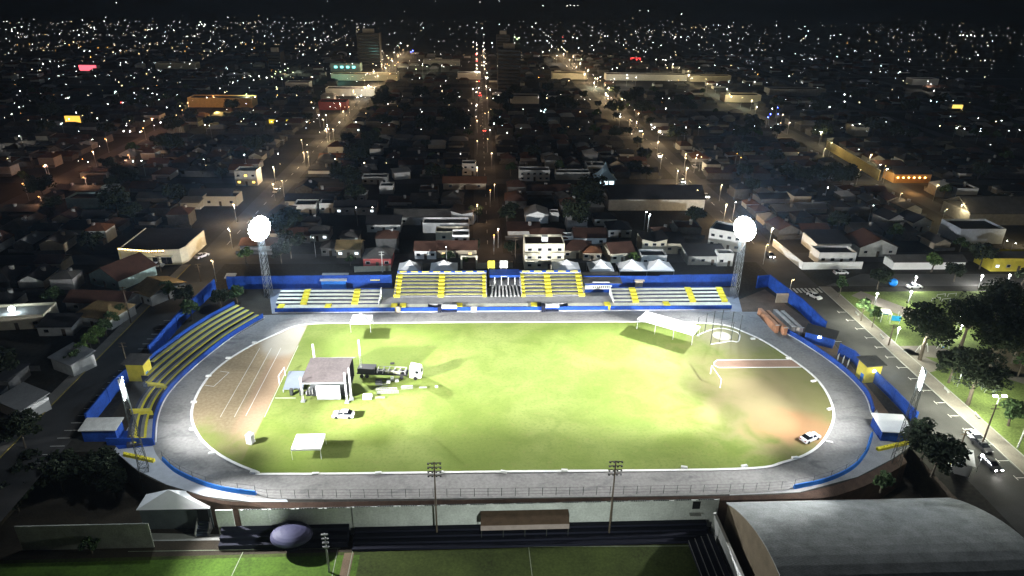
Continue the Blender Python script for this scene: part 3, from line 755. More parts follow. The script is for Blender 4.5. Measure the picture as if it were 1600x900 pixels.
for p in d0: MB().box(p.x-.1,p.y-.1,0,p.x+.1,p.y+.1,.75).build('leg', STEEL, t, True)
for px, lab in ((456,'black loudspeaker on the grass left of the side platform front'),(471,'black loudspeaker between the side platform and the stage')):
    p = at(px,617); t = thing('loudspeaker', lab, 'loudspeaker', (p.x,p.y,.02)); MB().box(-.35,-.35,0,.35,.35,1.7).build('cabinet', BLACK, t); MB().box(-.28,-.38,.15,.28,-.352,1.5).build('grille', DSTEEL, t)
# lorry
a, b = at(560,586), at(660,590)
t = thing('stage_lorry', 'white cab lorry with a long dark flatbed backed up to the stage', 'lorry', (a.x, a.y, .02), math.atan2((b-a).y,(b-a).x)*1.0)
LL = (b-a).length
MB().box(0,-1.2,1.0,LL-3.6,1.2,1.35).build('flatbed', BLACK, t)
MB().box(.2,-1.2,1.36,4.5,1.2,2.6).build('shaded_cargo_box', BLACK, t)  # blackened; deep shade beside the stage is put into the colour
q = MB()
for k in range(7): q.box(5+k*1.4,-1.1,1.36,5.15+k*1.4,1.1,2.2)
q.box(5,-1.12,2.1,LL-4,-1.0,2.2); q.box(5,1.0,2.1,LL-4,1.12,2.2); q.build('side_rack', GREYW, t)
MB().box(7,-.9,1.36,11,.2,1.9).build('folded_cover', YWALL if False else mat('olive_cover',(.25,.26,.14)), t)
pr = [(LL-3,.55),(LL-.1,.55),(LL+.05,1.6),(LL-.25,2.9),(LL-.7,3.25),(LL-2.9,3.6),(LL-3,3.0)]
q = MB(); q.quadpts([(x,y,z) for y in (-1.25,1.25) for x, z in pr], [tuple(range(6,-1,-1)),tuple(range(7,14))]+[(k,(k+1)%7,7+(k+1)%7,7+k) for k in range(7)])
q.build('cab', WHITE, t)
q = MB().box(LL-1.5,-1.27,1.8,LL-.6,1.27,2.6); q.hexa([(LL+.0,-1.05,1.75),(LL+.06,-1.05,1.75),(LL+.06,1.05,1.75),(LL+.0,1.05,1.75),(LL-.3,-1.05,2.8),(LL-.22,-1.05,2.8),(LL-.22,1.05,2.8),(LL-.3,1.05,2.8)]); q.build('window', GLASS, t)
for x in (1.2,2.5,LL-5,LL-1.5):
    for y in (-1.2,1.2): MB().tube((x,y-.15,.5),(x,y+.15,.5),.5,12).build('wheel', BLACK, t)
# flight cases and bars lying on the grass
for i, (px, py, w, d, h, m_, lab) in enumerate([(607,598,.9,.7,.7,WHITE,'white case on the grass left of the case pair beside the lorry'),(613,594,.8,.7,.9,WHITE,'white case on the grass beside the lorry wheels'),(620,596,.9,.7,.6,WHITE,'white case on the grass right of the case pair beside the lorry'),(606,614,5.2,.5,.4,CONC,'long pale truss bar lying nearest the camera'),(604,610,5.0,.6,.5,GREYW,'long grey truss bar lying behind the pale bar'),(636,607,2.8,.6,.6,CONC,'short pale truss bar lying below the lorry cab'),(661,606,1.8,.3,.3,CONC,'thin bar lying rightmost on the grass below the lorry'),(574,622,2.1,1.4,.9,CANVAS,'white covered heap on the grass right of the stage'),(594,622,2.2,.3,.25,mat('yellowish_bar',(.5,.46,.2)),'thin yellowish bar right of the white heap'),(598,604,2.4,.8,.9,DSTEEL,'dark equipment pile beside the lorry racks'),(592,600,1.6,.9,1.2,DSTEEL,'dark equipment case left of the dark pile'),(613,568,1.1,.9,.1,BLACK,'small black mat on the grass above the lorry'),(682,605,.7,.5,.4,WHITE,'tiny white box alone on the grass below the lorry cab shadow')]):
    p = at(px,py); t = thing('equipment_case' if w < 2.2 else 'truss_bar', lab, 'equipment', (p.x,p.y,.02), .03)
    if w < 2.2 or m_ in (CANVAS,):
        MB().box(-w/2,-d/2,0,w/2,d/2,h*.8).build('body', m_, t); MB().box(-w/2+.06,-d/2+.06,h*.8,w/2-.06,d/2-.06,h).build('lid', m_, t)
    else:
        for y in (-d/2,d/2):
            for z in (.07,h): MB().tube((-w/2,y,z),(w/2,y,z),.07,5).build('chord', m_, t)
        q = MB()
        for k in range(9): x = -w/2+w*k/8; q.tube((x,-d/2,.07),(x,d/2,h),.035,4); q.tube((x,-d/2,h),(x,d/2,.07),.035,4)
        q.build('bracing', m_, t)
p = at(392,692); t = thing('portable_toilet', 'white portable toilet standing on the worn ground at the near left', 'toilet', (p.x,p.y,.02), -.35)
MB().box(-.65,-.65,0,.65,.65,2.25).build('cabin', WHITE, t); MB().hexa([(-.7,-.7,2.255),(.7,-.7,2.255),(.7,.7,2.255),(-.7,.7,2.255),(-.4,-.4,2.55),(.4,-.4,2.55),(.4,.4,2.55),(-.4,.4,2.55)]).build('roof', CANVAS, t); MB().box(.66,-.4,.1,.69,.4,2.0).build('door', GREYW, t)
# hammer cage
cp = pix([(1088,525),(1101,519),(1113,515),(1126,513),(1142,516),(1155,522),(1151,536),(1141,533),(1125,535),(1110,538)])
t = thing('hammer_cage', 'tall dark post hammer throwing cage round a pale circle', 'cage', (cp[3].x, cp[3].y, .02))
for px, py in [(1088,525),(1101,519),(1113,515),(1126,513),(1142,516),(1155,522),(1110,538),(1124,536),(1142,533),(1153,534)]:
    p = at(px,py); MB().tube((p.x,p.y,0),(p.x,p.y,6.0),.09,6).build('post', DSTEEL, t, True)
q = MB(); cq = [at(*x) for x in [(1110,538),(1088,525)]]; ring = pix([(1088,525),(1101,519),(1113,515),(1126,513),(1142,516),(1155,522),(1153,534),(1142,533),(1124,536),(1110,538)])
for z in (5.9,):
    for a, b in zip(ring, ring[1:]): q.tube((a.x,a.y,z),(b.x,b.y,z),.03,4)
q.build('net_cable', DSTEEL, t, True)
mb = MB(); rr = smooth(ring, 3); mb.sweep(rr, [(-.2,.03),(.2,.03),(.2,.07),(-.2,.07)]); 
c = at(1128,525); 
struct(mb, 'cage_line', CHALK)
mb = MB(); mb.prism([(c.x+2.6*math.cos(k*PI/12), c.y+2.6*math.sin(k*PI/12)) for k in range(24)], .03, .05); struct(mb, 'throwing_circle', mat('pale_circle',(.44,.42,.34),.9,.2))
# goals
def goal(lab, a, b, h=2.44):
    A, B = at(*a), at(*b); c = (A+B)/2
    t = thing('football_goal', lab, 'goal', (c.x,c.y,.02))
    for p in (A,B): MB().tube((p.x,p.y,0),(p.x,p.y,h),.1,8).build('post', WHITE, t, True)
    MB().tube((A.x,A.y,h),(B.x,B.y,h),.1,8).build('crossbar', WHITE, t, True)
goal('white football goal frame by the end of the right runway', (1110,584), (1125,606))
goal('small white goal frame at the left edge of the grass by the platform', (437,601), (446,587))

def car_proto():
    t = thing('parked_car', 'car', 'car')
    L_, W_ = 2.1, .86
    def shell(prof, w0, w1, name, m_, z_mid):
        q = MB(); n = len(prof)
        P = []
        for s_ in (-1, 1):
            for x, z in prof: P.append((x, s_*(w0 if z <= z_mid else w1), z))
        q.quadpts(P, [tuple(range(n-1,-1,-1)), tuple(range(n,2*n))]+[(k,(k+1)%n,n+(k+1)%n,n+k) for k in range(n)])
        return q.build(name, m_, t)
    shell([(-2.1,.28),(2.1,.28),(2.16,.55),(2.05,.78),(1.15,.95),(-1.75,1.0),(-2.12,.88),(-2.16,.5)], .86, .80, 'body', CARS[0], .6)
    shell([(1.15,.95),(.45,1.38),(-1.0,1.42),(-1.72,1.0)], .78, .60, 'window', GLASS, 1.05)
    q = MB(); q.hexa([(.42,-.6,1.385),(.42,.6,1.385),(-1.0,.6,1.425),(-1.0,-.6,1.425),(.35,-.52,1.46),(.35,.52,1.46),(-.95,.52,1.49),(-.95,-.52,1.49)]); 
    for s_ in (-1,1):
        q.hexa([(-.28,s_*.62,1.40),(-.12,s_*.62,1.40),(-.12,s_*.80,.96),(-.28,s_*.80,.96),(-.28,s_*.66,1.40),(-.12,s_*.66,1.40),(-.12,s_*.83,.96),(-.28,s_*.83,.96)])
    q.build('roof', CARS[0], t)
    for x in (-1.32,1.32):
        for y in (-.8,.8): MB().tube((x,y-.1,.32),(x,y+.1,.32),.33,12).build('wheel', BLACK, t)
    for y in (-.6,.6):
        MB().box(2.06,y-.17,.6,2.19,y+.17,.74).build('headlight', mat('headlight_glass',(.6,.6,.62),.2,.05), t)
        MB().box(-2.19,y-.17,.62,-2.1,y+.17,.8).build('tail_light', mat('tail_light_red',(.35,.01,.01),.3,.05), t)
    return t
CARS = [mat('white_car_paint',(.75,.75,.75),.3,.03,spec=.5), mat('dark_car_paint',(.03,.03,.035),.3,.05,spec=.5), mat('silver_car_paint',(.38,.39,.40),.3,.05,metal=.3,spec=.5), mat('red_car_paint',(.30,.02,.02),.3,.05,spec=.5)]
HEADL = emit('headlight_on', (1,.97,.88), 150); TAILL = emit('tail_light_on', (1,.04,.03), 30)
car0 = car_proto(); used = [False]
def car(lab, p, rz, paint=0, lights=False, scale=1.12, group=None, tail=False):
    m = {'body': CARS[paint], 'roof': CARS[paint]}
    if lights: m['headlight'] = HEADL
    if tail: m['tail_light'] = TAILL
    r = dup(car0, (p.x,p.y,p.z), rz, lab, group, scale, m)
    return r
car('white saloon car parked alone on the grass between stage and near tent', at(537,651,.02), PI-.05+.0, 0)
car('white car with dark windscreen parked by the clay patch at the near right', at(1265,687,.02), .45, 0)
car('white car driving on the right avenue near the zebra crossing', at(1272,465,.02), -1.15, 0)
car('white hatchback at the corner of the lit yellow shop', at(316,402,.02), 1.0, 0)
car('white car parked in front of the yellow shop entrance', at(245,417,.02), .02, 0)
car('dark car with lit headlights on the right avenue behind the far right mast', at(1203,401,.02), -1.6, 1, True)
car('white car parked at the kerb beside the lower park lawn', at(1522,686,.02), -1.52, 0)
car('dark car parked at the kerb below the white parked car', at(1533,700,.02), -1.55, 1)
car('dark car with one lit headlight driving at the lower right', at(1546,728,.02), -1.5, 1, True)
car('white car parked along the cross street above the park', at(1428,450,.02), .05, 0)
car('white car parked at the white compound wall', at(1313,428,.02), .05, 0)
car('white car with lit lamps on the right avenue beyond the far mast', at(1103,308,.02), -1.6, 0, True)
car('white car on the left avenue beyond the far left mast', at(432,300,.02), 1.5, 0, True)
for i, (px, py, rz, paint, l_, tl) in enumerate([(1066,285,-1.6,2,True,False),(1030,245,-1.6,0,True,False),(1000,205,-1.6,1,True,False),(965,165,-1.6,0,True,False),(948,150,-1.6,2,True,False),(520,205,1.5,1,True,False),(750,150,1.55,1,False,True),(745,96,1.55,0,False,True),(748,128,1.55,3,False,True),(757,205,1.55,2,False,True),(1085,262,-1.6,2,False,False)]):
    car('car on a town street with its lamps lit far behind the stands' if (l_ or tl) else 'silver car parked on the right avenue without lights', at(px,py,.02), rz, paint, l_, 1.12, 'cars driving on the town streets', tl)
bpy.data.objects.remove(car0.children[0], do_unlink=True) if False else None
for o in list(car0.children): bpy.data.objects.remove(o, do_unlink=True)
bpy.data.objects.remove(car0, do_unlink=True)
lamp_light('car_headlight_beam', 'SPOT', at(1552,733,.9), 900, (1,.97,.9), .15, at(1575,770,0), 60, .6)

# ---------------------------------------------------------------- near side: retaining bank, white wall, terraces, training ground
YW = 101.6
wl, wr = -58.0, 46.5
mb = MB(); 
P = [p for p in RIM if -60 < p.x < 92]
LED = lambda p: p.y-.35 if p.x < -42 else min(p.y-.3, max(p.y-2.2, YW+.1))
mb.strip([(p.x,p.y,.005) for p in P], [(p.x,LED(p),-.5) for p in P]); mb.strip([(p.x,LED(p),-.5) for p in P], [(p.x,LED(p),PIT) for p in P])
struct(mb, 'shaded_dirt_bank', BANK_DIRT)
def pitwall(lab, x0, x1, z0, z1, m_, y=YW, th=.25, teeth=True, name='retaining_wall'):
    t = thing(name, lab, 'wall', ((x0+x1)/2, y, PIT))
    MB().box(x0, y, PIT, x1, y+th, z1).build('wall', m_, t, True)
    if teeth:
        nn = int((x1-x0)/4.2)
        q = MB()
        for k in range(nn):
            for j in range(7): x = x0+(k+.12+j*.1)*(x1-x0)/nn; q.box(x, y+.02, z1+.003, x+.22, y+th-.02, z1+.2)
        q.build('coping_blocks', DSTEEL, t, True)
        for k in range(nn+1): x = x0+k*(x1-x0)/nn; MB().box(x-.14, y-.04, PIT, x+.14, y-.002, z1+.28).build('pilaster', m_, t, True)
    return t
WW = mat('aged_white_wall', (.52,.55,.52), .9, .3, .25, 2.5)
pitwall('long aged white wall with dotted coping below the near straight', atY(550,800,YW).x, 46.5, -5, -.25, WW)
pitwall('aged white wall piece behind the dome canopy', atY(375,800,YW).x, atY(549,800,YW).x, -4, -.35, WW)
pitwall('short pale wall piece right of the gabled hall', atY(336,800,YW).x, atY(363,800,YW).x, -4, -.3, WW, teeth=False)
a = atY(15,805,99.5); b = atY(226,800,99.5)
t = pitwall('long pale plastered wall at the lower left edge beside the hall', a.x, b.x, -5, -1.2, mat('speckled_plaster',(.30,.31,.27),.95,.35,.4,5.), 99.5, teeth=False)
# near terraces under the white wall
t = thing('training_terrace', 'dark navy steps under the long white wall beside the training pitch', 'terrace', (10, 99, PIT))
xa = atY(550,830,99).x
for k in range(4):
    m_ = MB().box(xa, YW-.01-(k+1)*1.05, PIT, 44.5-k*.02, YW-.012-k*1.05-.02, -5.1-k*.47); m_.build('step', NAVY, t, True)
t = thing('training_terrace', 'dark navy steps left of the partition behind the dome canopy', 'terrace', (-35, 99, PIT))
for k in range(3):
    MB().box(atY(336,820,99).x, YW-.01-(k+1)*1.05, PIT, xa-1.0, YW-.03-k*1.05, -4.2-k*.85).build('step', NAVY, t, True)
t = thing('side_terrace', 'dark stepped terrace with pale edges beside the vaulted hall', 'terrace', (43, 90, PIT))
for k in range(4):
    x = 44.6-k*1.15
    MB().box(x-1.13, 60, PIT, x, 97.4+.02*k, PIT+2.2-k*.5).build('step', NAVY, t, True)
    MB().box(x-1.15, 60, PIT+2.2-k*.5, x-1.03, 97.4, PIT+2.23-k*.5).build('pale_edge', GREYW, t, True)
t = thing('boundary_wall', 'bright white low wall between the side terrace and the vaulted hall', 'wall', (45.6, 80, PIT))
MB().box(45.4, 58, PIT, 45.75, 100.4, -2.4).build('wall', WHITE, t, True)
MB().box(45.3, 58, -2.395, 45.85, 100.4, -2.25).build('coping', WHITE, t, True)
# brown dugout on the wall
x0, x1 = atY(751,810,YW-1.6).x, atY(889,810,YW-1.6).x
t = thing('spectator_shelter', 'long brown roofed shelter before the white wall', 'shelter', ((x0+x1)/2, YW-1.6, PIT))
MB().hexa([(x0,YW-2.6,-3.0),(x1,YW-2.6,-3.0),(x1,YW-.05,-1.9),(x0,YW-.05,-1.9),(x0,YW-2.6,-2.85),(x1,YW-2.6,-2.85),(x1,YW-.05,-1.75),(x0,YW-.05,-1.75)]).build('roof', mat('brown_sheet',(.10,.065,.04),.9,.3), t, True)
MB().box(x0,YW-2.62,-4.2,x1,YW-2.5,-3.02).build('front_panel', mat('dusty_pink_panel',(.32,.26,.24),.9,.2), t, True)
for k in range(5): x = x0+.1+(x1-x0-.3)*k/4; MB().box(x,YW-2.5,PIT,x+.12,YW-2.38,-3.0).build('post', DSTEEL, t, True)
x = atY(1087,795,YW).x; t = thing('wall_door', 'small dark doorway near the right end of the white wall', 'door', (x,YW-.1,-2))
MB().box(x-.75,YW-.14,-2.3,x+.75,YW-.045,-.5).build('leaf', BLACK, t, True); MB().box(x-1.2,YW-1.0,-3.6,x+1.0,YW-.05,-3.3).build('landing', DWHITE, t, True)
# gabled hall with white roof
hy = at(280,826,PIT).y; h0, h1 = at(226,826,PIT).x, at(334,826,PIT).x; he = atY(275,794,hy).z
t = thing('gabled_hall', 'grey hall with bright white pyramid roof and dark doorway at the lower left', 'building', ((h0+h1)/2, hy, PIT))
MB().box(h0, hy, PIT, h1, hy+3.8, he).build('wall', mat('slate_wall',(.085,.10,.105),.9,.25,.4,4.), t, True)
ap = atY(263,765,hy+1.9)
m_ = MB(); q0 = [(h0-.3,hy-.4,he+.05),(h1+.1,hy-.4,he+.05),(h1+.1,hy+4.0,he+.05),(h0-.3,hy+4.0,he+.05)]
for k in range(4): m_.face(q0[k], q0[(k+1)%4], (ap.x,hy+1.9,ap.z))
m_.face(*q0[::-1]); m_.build('roof', CANVAS, t, True)
dx = atY(319,810,hy).x
MB().box(dx-1.0,hy-.12,PIT+1.9,dx+1.0,hy-.03,PIT+4.6).build('door', BLACK, t, True)
m_ = MB()
for k in range(5): m_.box(dx-1.1,hy-.15-(k+1)*.4,PIT,dx+1.1,hy-.15-k*.4-.01,PIT+1.8-k*.36)
m_.build('steps', mat('blue_grey_steps',(.12,.15,.22),.9,.2), t, True)
for s_ in (-1.2,1.2): MB().hexa([(dx+s_-.08,hy-2.3,PIT),(dx+s_+.08,hy-2.3,PIT),(dx+s_+.08,hy-.15,PIT),(dx+s_-.08,hy-.15,PIT),(dx+s_-.08,hy-2.3,PIT+.9),(dx+s_+.08,hy-2.3,PIT+.9),(dx+s_+.08,hy-.15,PIT+2.8),(dx+s_-.08,hy-.15,PIT+2.8)]).build('handrail', GREYW, t, True)
print('HALL', hy, he, ap)
# dome canopy
c = at(455, 833, -3.8)
t = thing('dome_canopy', 'shallow violet grey dome canopy on a column beside the training pitch', 'canopy', (c.x,c.y,PIT))
R_ = 3.9; m_ = MB(); nr_, ns = 6, 28
ringp = [[(c.x+R_*math.sin(i/nr_*PI/2)*math.cos(2*PI*k/ns), c.y+R_*.8*math.sin(i/nr_*PI/2)*math.sin(2*PI*k/ns), -4.3+1.7*math.cos(i/nr_*PI/2)) for k in range(ns)] for i in range(nr_+1)]
for i in range(nr_): m_.strip(ringp[i], ringp[i+1], True)
m_.strip(ringp[-1], [(x,y,z-.12) for x,y,z in ringp[-1]], True)
m_.build('dome', mat('violet_grey_shell',(.05,.05,.10),.6,.12), t, True, True)
MB().tube((c.x,c.y,PIT),(c.x,c.y,-2.9),.35,10).build('column', GREYW, t, True)
MB().tube((c.x,c.y,PIT),(c.x,c.y,PIT+.5),1.6,16).build('base', NAVY, t, True)
# training pitch
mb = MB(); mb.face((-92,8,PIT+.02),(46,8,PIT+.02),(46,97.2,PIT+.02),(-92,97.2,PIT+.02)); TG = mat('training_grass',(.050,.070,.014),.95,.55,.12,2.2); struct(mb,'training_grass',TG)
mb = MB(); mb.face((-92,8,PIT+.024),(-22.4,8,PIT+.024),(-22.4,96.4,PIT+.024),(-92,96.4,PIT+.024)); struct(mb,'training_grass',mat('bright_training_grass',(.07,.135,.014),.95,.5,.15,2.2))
xd = at(540,890,PIT).x
mb = MB(); mb.face((xd-.8,8,PIT+.03),(xd+.6,8,PIT+.03),(xd+.9,97,PIT+.03),(xd-.9,97,PIT+.03)); struct(mb,'dirt_path',DIRT)
mb = MB(); 
mb.face(*[(p.x,p.y,PIT+.03) for p in (at(190,846,PIT),at(372,844,PIT),at(372,836,PIT),at(190,832,PIT))]); struct(mb,'concrete_path',mat('pale_path',(.40,.40,.37),.9,.2))
mb = MB()
for a, b in [((200,862),(532,857)),((553,856),(1100,853)),((380,862),(362,900)),((528,857),(516,915)),((552,857),(540,915)),((826,855),(832,905))]:
    line(mb, at(*a,PIT), at(*b,PIT), .13, PIT+.05)
struct(mb,'pitch_marking',mat('worn_chalk',(.30,.34,.24),.9,.3))
# wooden poles with crossarms
def utility_pole(lab, base, h, arms=4, m_=WOOD, lamps=True, w=2.6):
    t = thing('light_pole', lab, 'pole', tuple(base))
    MB().tube((0,0,0),(0,0,h),.2,8,.12).build('post', m_, t)
    for k in range(arms):
        z = h-.2-k*.95; MB().box(-w/2,-.08,z-.07,w/2,.08,z+.07).build('crossarm', m_, t)
        if lamps:
            for j in range(4):
                x = -w/2+.2+j*(w-.4)/3; q = MB(); q.tube((x,-.08,z+.1),(x,-.35,z+.02),.12,8,.19); q.build('spotlight', DSTEEL, t)
    return t
for px, py, ty, lab in ((683,840,722,'unlit floodlight pole with four crossarms, left of the pair at the near straight'),(951,838,720,'unlit floodlight pole with four crossarms, right of the pair at the near straight')):
    b = at(px,py,PIT); z = atY(px, ty, b.y).z; utility_pole(lab, b, z-PIT)
hp = at(507,835,2.0)
t = utility_pole('pole with a cluster of lamps over the left of the training pitch', (hp.x,hp.y,PIT), 9.2, 4, STEEL, True, 1.2)
lamp_light('assumed_training_light', 'SPOT', (hp.x-.5,hp.y+.6,2.2), 16000, (.90,1,.90), .4, (-68,99,-3), 76, .9)  # spot assumed lit on this pole, brightens the plastered wall
t = utility_pole('assumed unseen floodlight pole of the training pitch that lights the white wall', (12,58,PIT), 9, 3, STEEL, True, 2.2)  # assumed pole outside the view, added for the spot on the white wall
lamp_light('assumed_training_light', 'SPOT', (12,58.8,1.0), 46000, (.92,1,.93), .4, (10,101.6,-2.5), 100, .8)  # added light at the assumed pole, brightens the long white wall

# vaulted gymnasium
gx0, gx1, gy0, gy1, ze = 48.0, 92.6, 62.0, 100.6, -.2
t = thing('vaulted_gymnasium', 'large vaulted hall with pale curved sheet roof at the lower right', 'building', ((gx0+gx1)/2, (gy0+gy1)/2, PIT))
ARC = [(gy1 - (gy1-gy0)*k/20, ze + 6.2*math.sin(PI*k/20)**.9) for k in range(21)]
RG = tile_mat('vault_sheet_roof', (.21,.225,.22), .4, 1.6)
nseg = 9
for i in range(nseg):
    xa, xb = gx0-.3 + (gx1-gx0+.6)*i/nseg, gx0-.3 + (gx1-gx0+.6)*(i+1)/nseg-.006
    m_ = MB(); m_.strip([(xa,y,z) for y, z in ARC], [(xb,y,z) for y, z in ARC]); m_.strip([(xa,y,z-.18) for y, z in ARC], [(xb,y,z-.18) for y, z in ARC]); m_.strip([(xa,y,z) for y,z in ARC],[(xa,y,z-.18) for y,z in ARC]); m_.build('roof_bay', RG, t, True)
gp = [(y,z-.2) for y,z in ARC]
for x, nm in ((gx0,'gable_wall'),(gx1,'gable_wall')):
    m_ = MB(); P = [(x,y,z) for y,z in gp] + [(x,gy0,PIT),(x,gy1,PIT)]; m_.face(*P); m_.build(nm, mat('brown_block_wall',(.085,.068,.042),.95,.3,.5,5.), t, True)
MB().box(gx0+.05,gy1-.35,PIT,gx1-.05,gy1-.05,ze-.25).build('rear_wall', DWHITE, t, True)
MB().box(gx0-.2,gy1+.02,ze-.35,gx1+.2,gy1+.35,ze-.1).build('gutter', GREYW, t, True)
p = at(1497,738); t = hut('white kiosk with pitched roof beside the right avenue at the lower right', 1499, 742, 3.4, 4.5, 2.8, WHITE, CANVAS, 'kiosk', rz=-.5)
MB().box(-1.72,1,1,-1.68,2.6,2).build('yellow_sign', YELLOW, t)

# ---------------------------------------------------------------- trees
def leaf_cloud(mb, c, r, n, size, flat=.8):
    for _ in range(n):
        while True:
            d = Vector((random.uniform(-1,1),random.uniform(-1,1),random.uniform(-1,1)))
            if .15 < d.length < 1: break
        p = Vector(c) + Vector((d.x*r, d.y*r, d.z*r*flat))
        s_ = size*random.uniform(.55,1.3)
        a = Vector((random.gauss(0,1),random.gauss(0,1),random.gauss(0,.6))).normalized(); b = a.orthogonal().normalized()
        b = (b*math.cos(random.random()*6)+a.cross(b)*.8).normalized()
        mb.face(p-a*s_-b*s_*.45, p+a*s_*.2-b*s_*.6, p+a*s_+b*s_*.3, p-a*s_*.1+b*s_*.65)
def tree_proto(h, crown_r, clumps, per, leaf, m_, trunk=.28, flat=.7, lift=.55):
    t = thing('tree', 'tree', 'tree')
    q = MB(); top = h*lift; q.tube((0,0,0),(.1,.05,top*.5),trunk,7,trunk*.75); q.tube((.1,.05,top*.5),(0,.1,top),trunk*.75,7,trunk*.5)
    cl = MB()
    for i in range(clumps):
        a = random.uniform(0,2*PI); rr = crown_r*math.sqrt(random.random())*.85
        z = random.uniform(top*.95, h-crown_r*.25) if rr < crown_r*.5 else random.uniform(top*.9, top+(h-top)*.65)
        c = (rr*math.cos(a), rr*math.sin(a), z)
        q.tube((0,.1,top*random.uniform(.7,1)), (c[0]*.9,c[1]*.9,c[2]-.2), trunk*.35, 5, trunk*.1)
        leaf_cloud(cl, c, crown_r*random.uniform(.28,.48), per, leaf, flat)
    q.build('trunk', BARK, t); cl.build('crown', m_, t)
    return t
PROTO = [tree_proto(7.5,3.6,16,80,.42,LEAFD), tree_proto(9.5,4.4,20,80,.48,LEAFD), tree_proto(6,2.6,10,80,.36,LEAF), tree_proto(11,5.2,26,85,.5,LEAFD)]
PARKT = tree_proto(18,6.8,54,92,.40,LEAFD,.6,.66,.52)
PALM = tree_proto(7,2.0,8,60,.4,LEAF,.16,.6,.65)
def tree(lab, proto, p, s=1, group=None, m_=None): return dup(proto, (p.x,p.y,p.z), random.uniform(0,6.28), lab, group, s, {'crown': m_} if m_ else None)
for px, py, pr, s, lab in [(1437,562,PARKT,.95,'big dark tree with leaning trunk at the park path by the right avenue'),(1512,632,PARKT,.85,'dark dense tree behind the leaning trunk tree in the park'),(1583,568,PARKT,1.05,'tall dark tree with thick trunk at the right edge of the park'),(1500,545,PARKT,.9,'dark tree at the park centre with lamps behind it'),(1622,600,PARKT,1.0,'dark tree at the far right edge of the park'),(1548,520,PARKT,.95,'dark tree behind the others at the upper park edge'),(1482,598,PROTO[0],1.25,'round black bush tree between the leaning trunk and the right mast'),(1545,580,PARKT,.85,'dark tree in the middle of the tall park trees'),(1345,502,PALM,1.1,'slim small tree on the park lawn nearest the pavement'),(1362,512,PALM,1.0,'small tree beside the blue play shelter'),(1310,465,PALM,1.1,'small tree on the pavement corner of the park'),(1370,452,PROTO[0],1.0,'round dark tree left of the blue ball'),(1590,588,PALM,1.0,'small tree with round crown on the park lawn'),(1575,665,PROTO[2],1.1,'bushy tree at the lower park corner'),(1428,690,PROTO[2],.95,'green tree leaning over the white roofed kiosk'),(1455,745,PROTO[1],1.0,'black tree in the yard beside the gymnasium'),(1440,720,PROTO[3],.8,'tall black tree between the near right mast and the avenue'),(1375,770,PROTO[2],.8,'green lit bush at the bank under the near right corner'),(1490,440,PROTO[0],.9,'wide flat tree by the street above the park, leftmost'),(1530,420,PROTO[1],1.0,'wide flat tree before the bright shop at the park street'),(1455,425,PROTO[2],1.2,'lit green tree on the park street verge'),(1596,445,PROTO[0],.8,'dark tree at the right end of the park street')]:
    tree(lab, pr, at(px,py), s, None, LEAFB if 'lit green' in lab else None)
for px, py, pr, s, lab, m_ in [(440,412,PROTO[1],.8,'pale lit tree behind the blue wall right of the far left mast',None),(385,412,PROTO[2],1.0,'green lit tree left of the far left mast',LEAFB),(990,412,PROTO[2],.7,'bright yellow green tree behind the double tent',LEAFB),(548,416,PROTO[2],.7,'small bare tree before the beige house',None),(740,395,PROTO[0],.7,'tree at the mouth of the middle street, left side',None),(745,345,PROTO[1],.7,'tree lining the middle street near its left kerb',None),(800,400,PROTO[0],.75,'tree beside the cream apartment house at the middle street',None),(85,335,PROTO[3],.7,'round black tree at the left street bend',None),(290,480,PROTO[0],.9,'dark tree inside the blue wall of the left corner',None),(300,500,PROTO[2],1.1,'dark bush behind the left curved terrace',None),(345,480,PROTO[0],.8,'dark shrub in the left rear corner',None),(372,475,PROTO[2],1.0,'dark shrub before the far left mast',None),(265,468,PROTO[2],1.0,'tree on the left street outside the blue wall',None),(700,412,PROTO[2],.8,'shrub behind the left upper stand tents',None),(725,415,PROTO[2],.6,'lit shrub at the garden wall behind the left stand',LEAFB)]:
    tree(lab, pr, at(px,py), s, None, m_)
hb = pix([(195,520),(170,545),(150,560),(128,578),(110,600)])
for i, (px, py) in enumerate([(203,500),(192,512),(181,524),(170,536),(158,548),(147,562),(135,575)]):
    p = at(px,py); tree('leafy bush of the green lit hedge along the left street', PROTO[2], Vector((p.x-2.5,p.y,0)), .85, 'bushes of the hedge along the left street', LEAFB if 2 < i < 6 else LEAF)
for px, py in [(40,700),(75,720),(110,735),(60,760),(100,770),(140,745),(165,765),(20,745),(130,705),(180,780),(30,800),(80,690)]:
    z = PIT if at(px,py).x > LX else 0; p = at(px,py,z)
    tree('dark leafless looking tree of the black grove at the lower left', PROTO[random.choice([0,1])], p, random.uniform(.7,.95), 'trees of the dark grove at the lower left')
p = at(168,829,PIT); tree('dark bush before the pale plastered wall', PROTO[2], Vector((p.x,98.4,PIT)), .6)

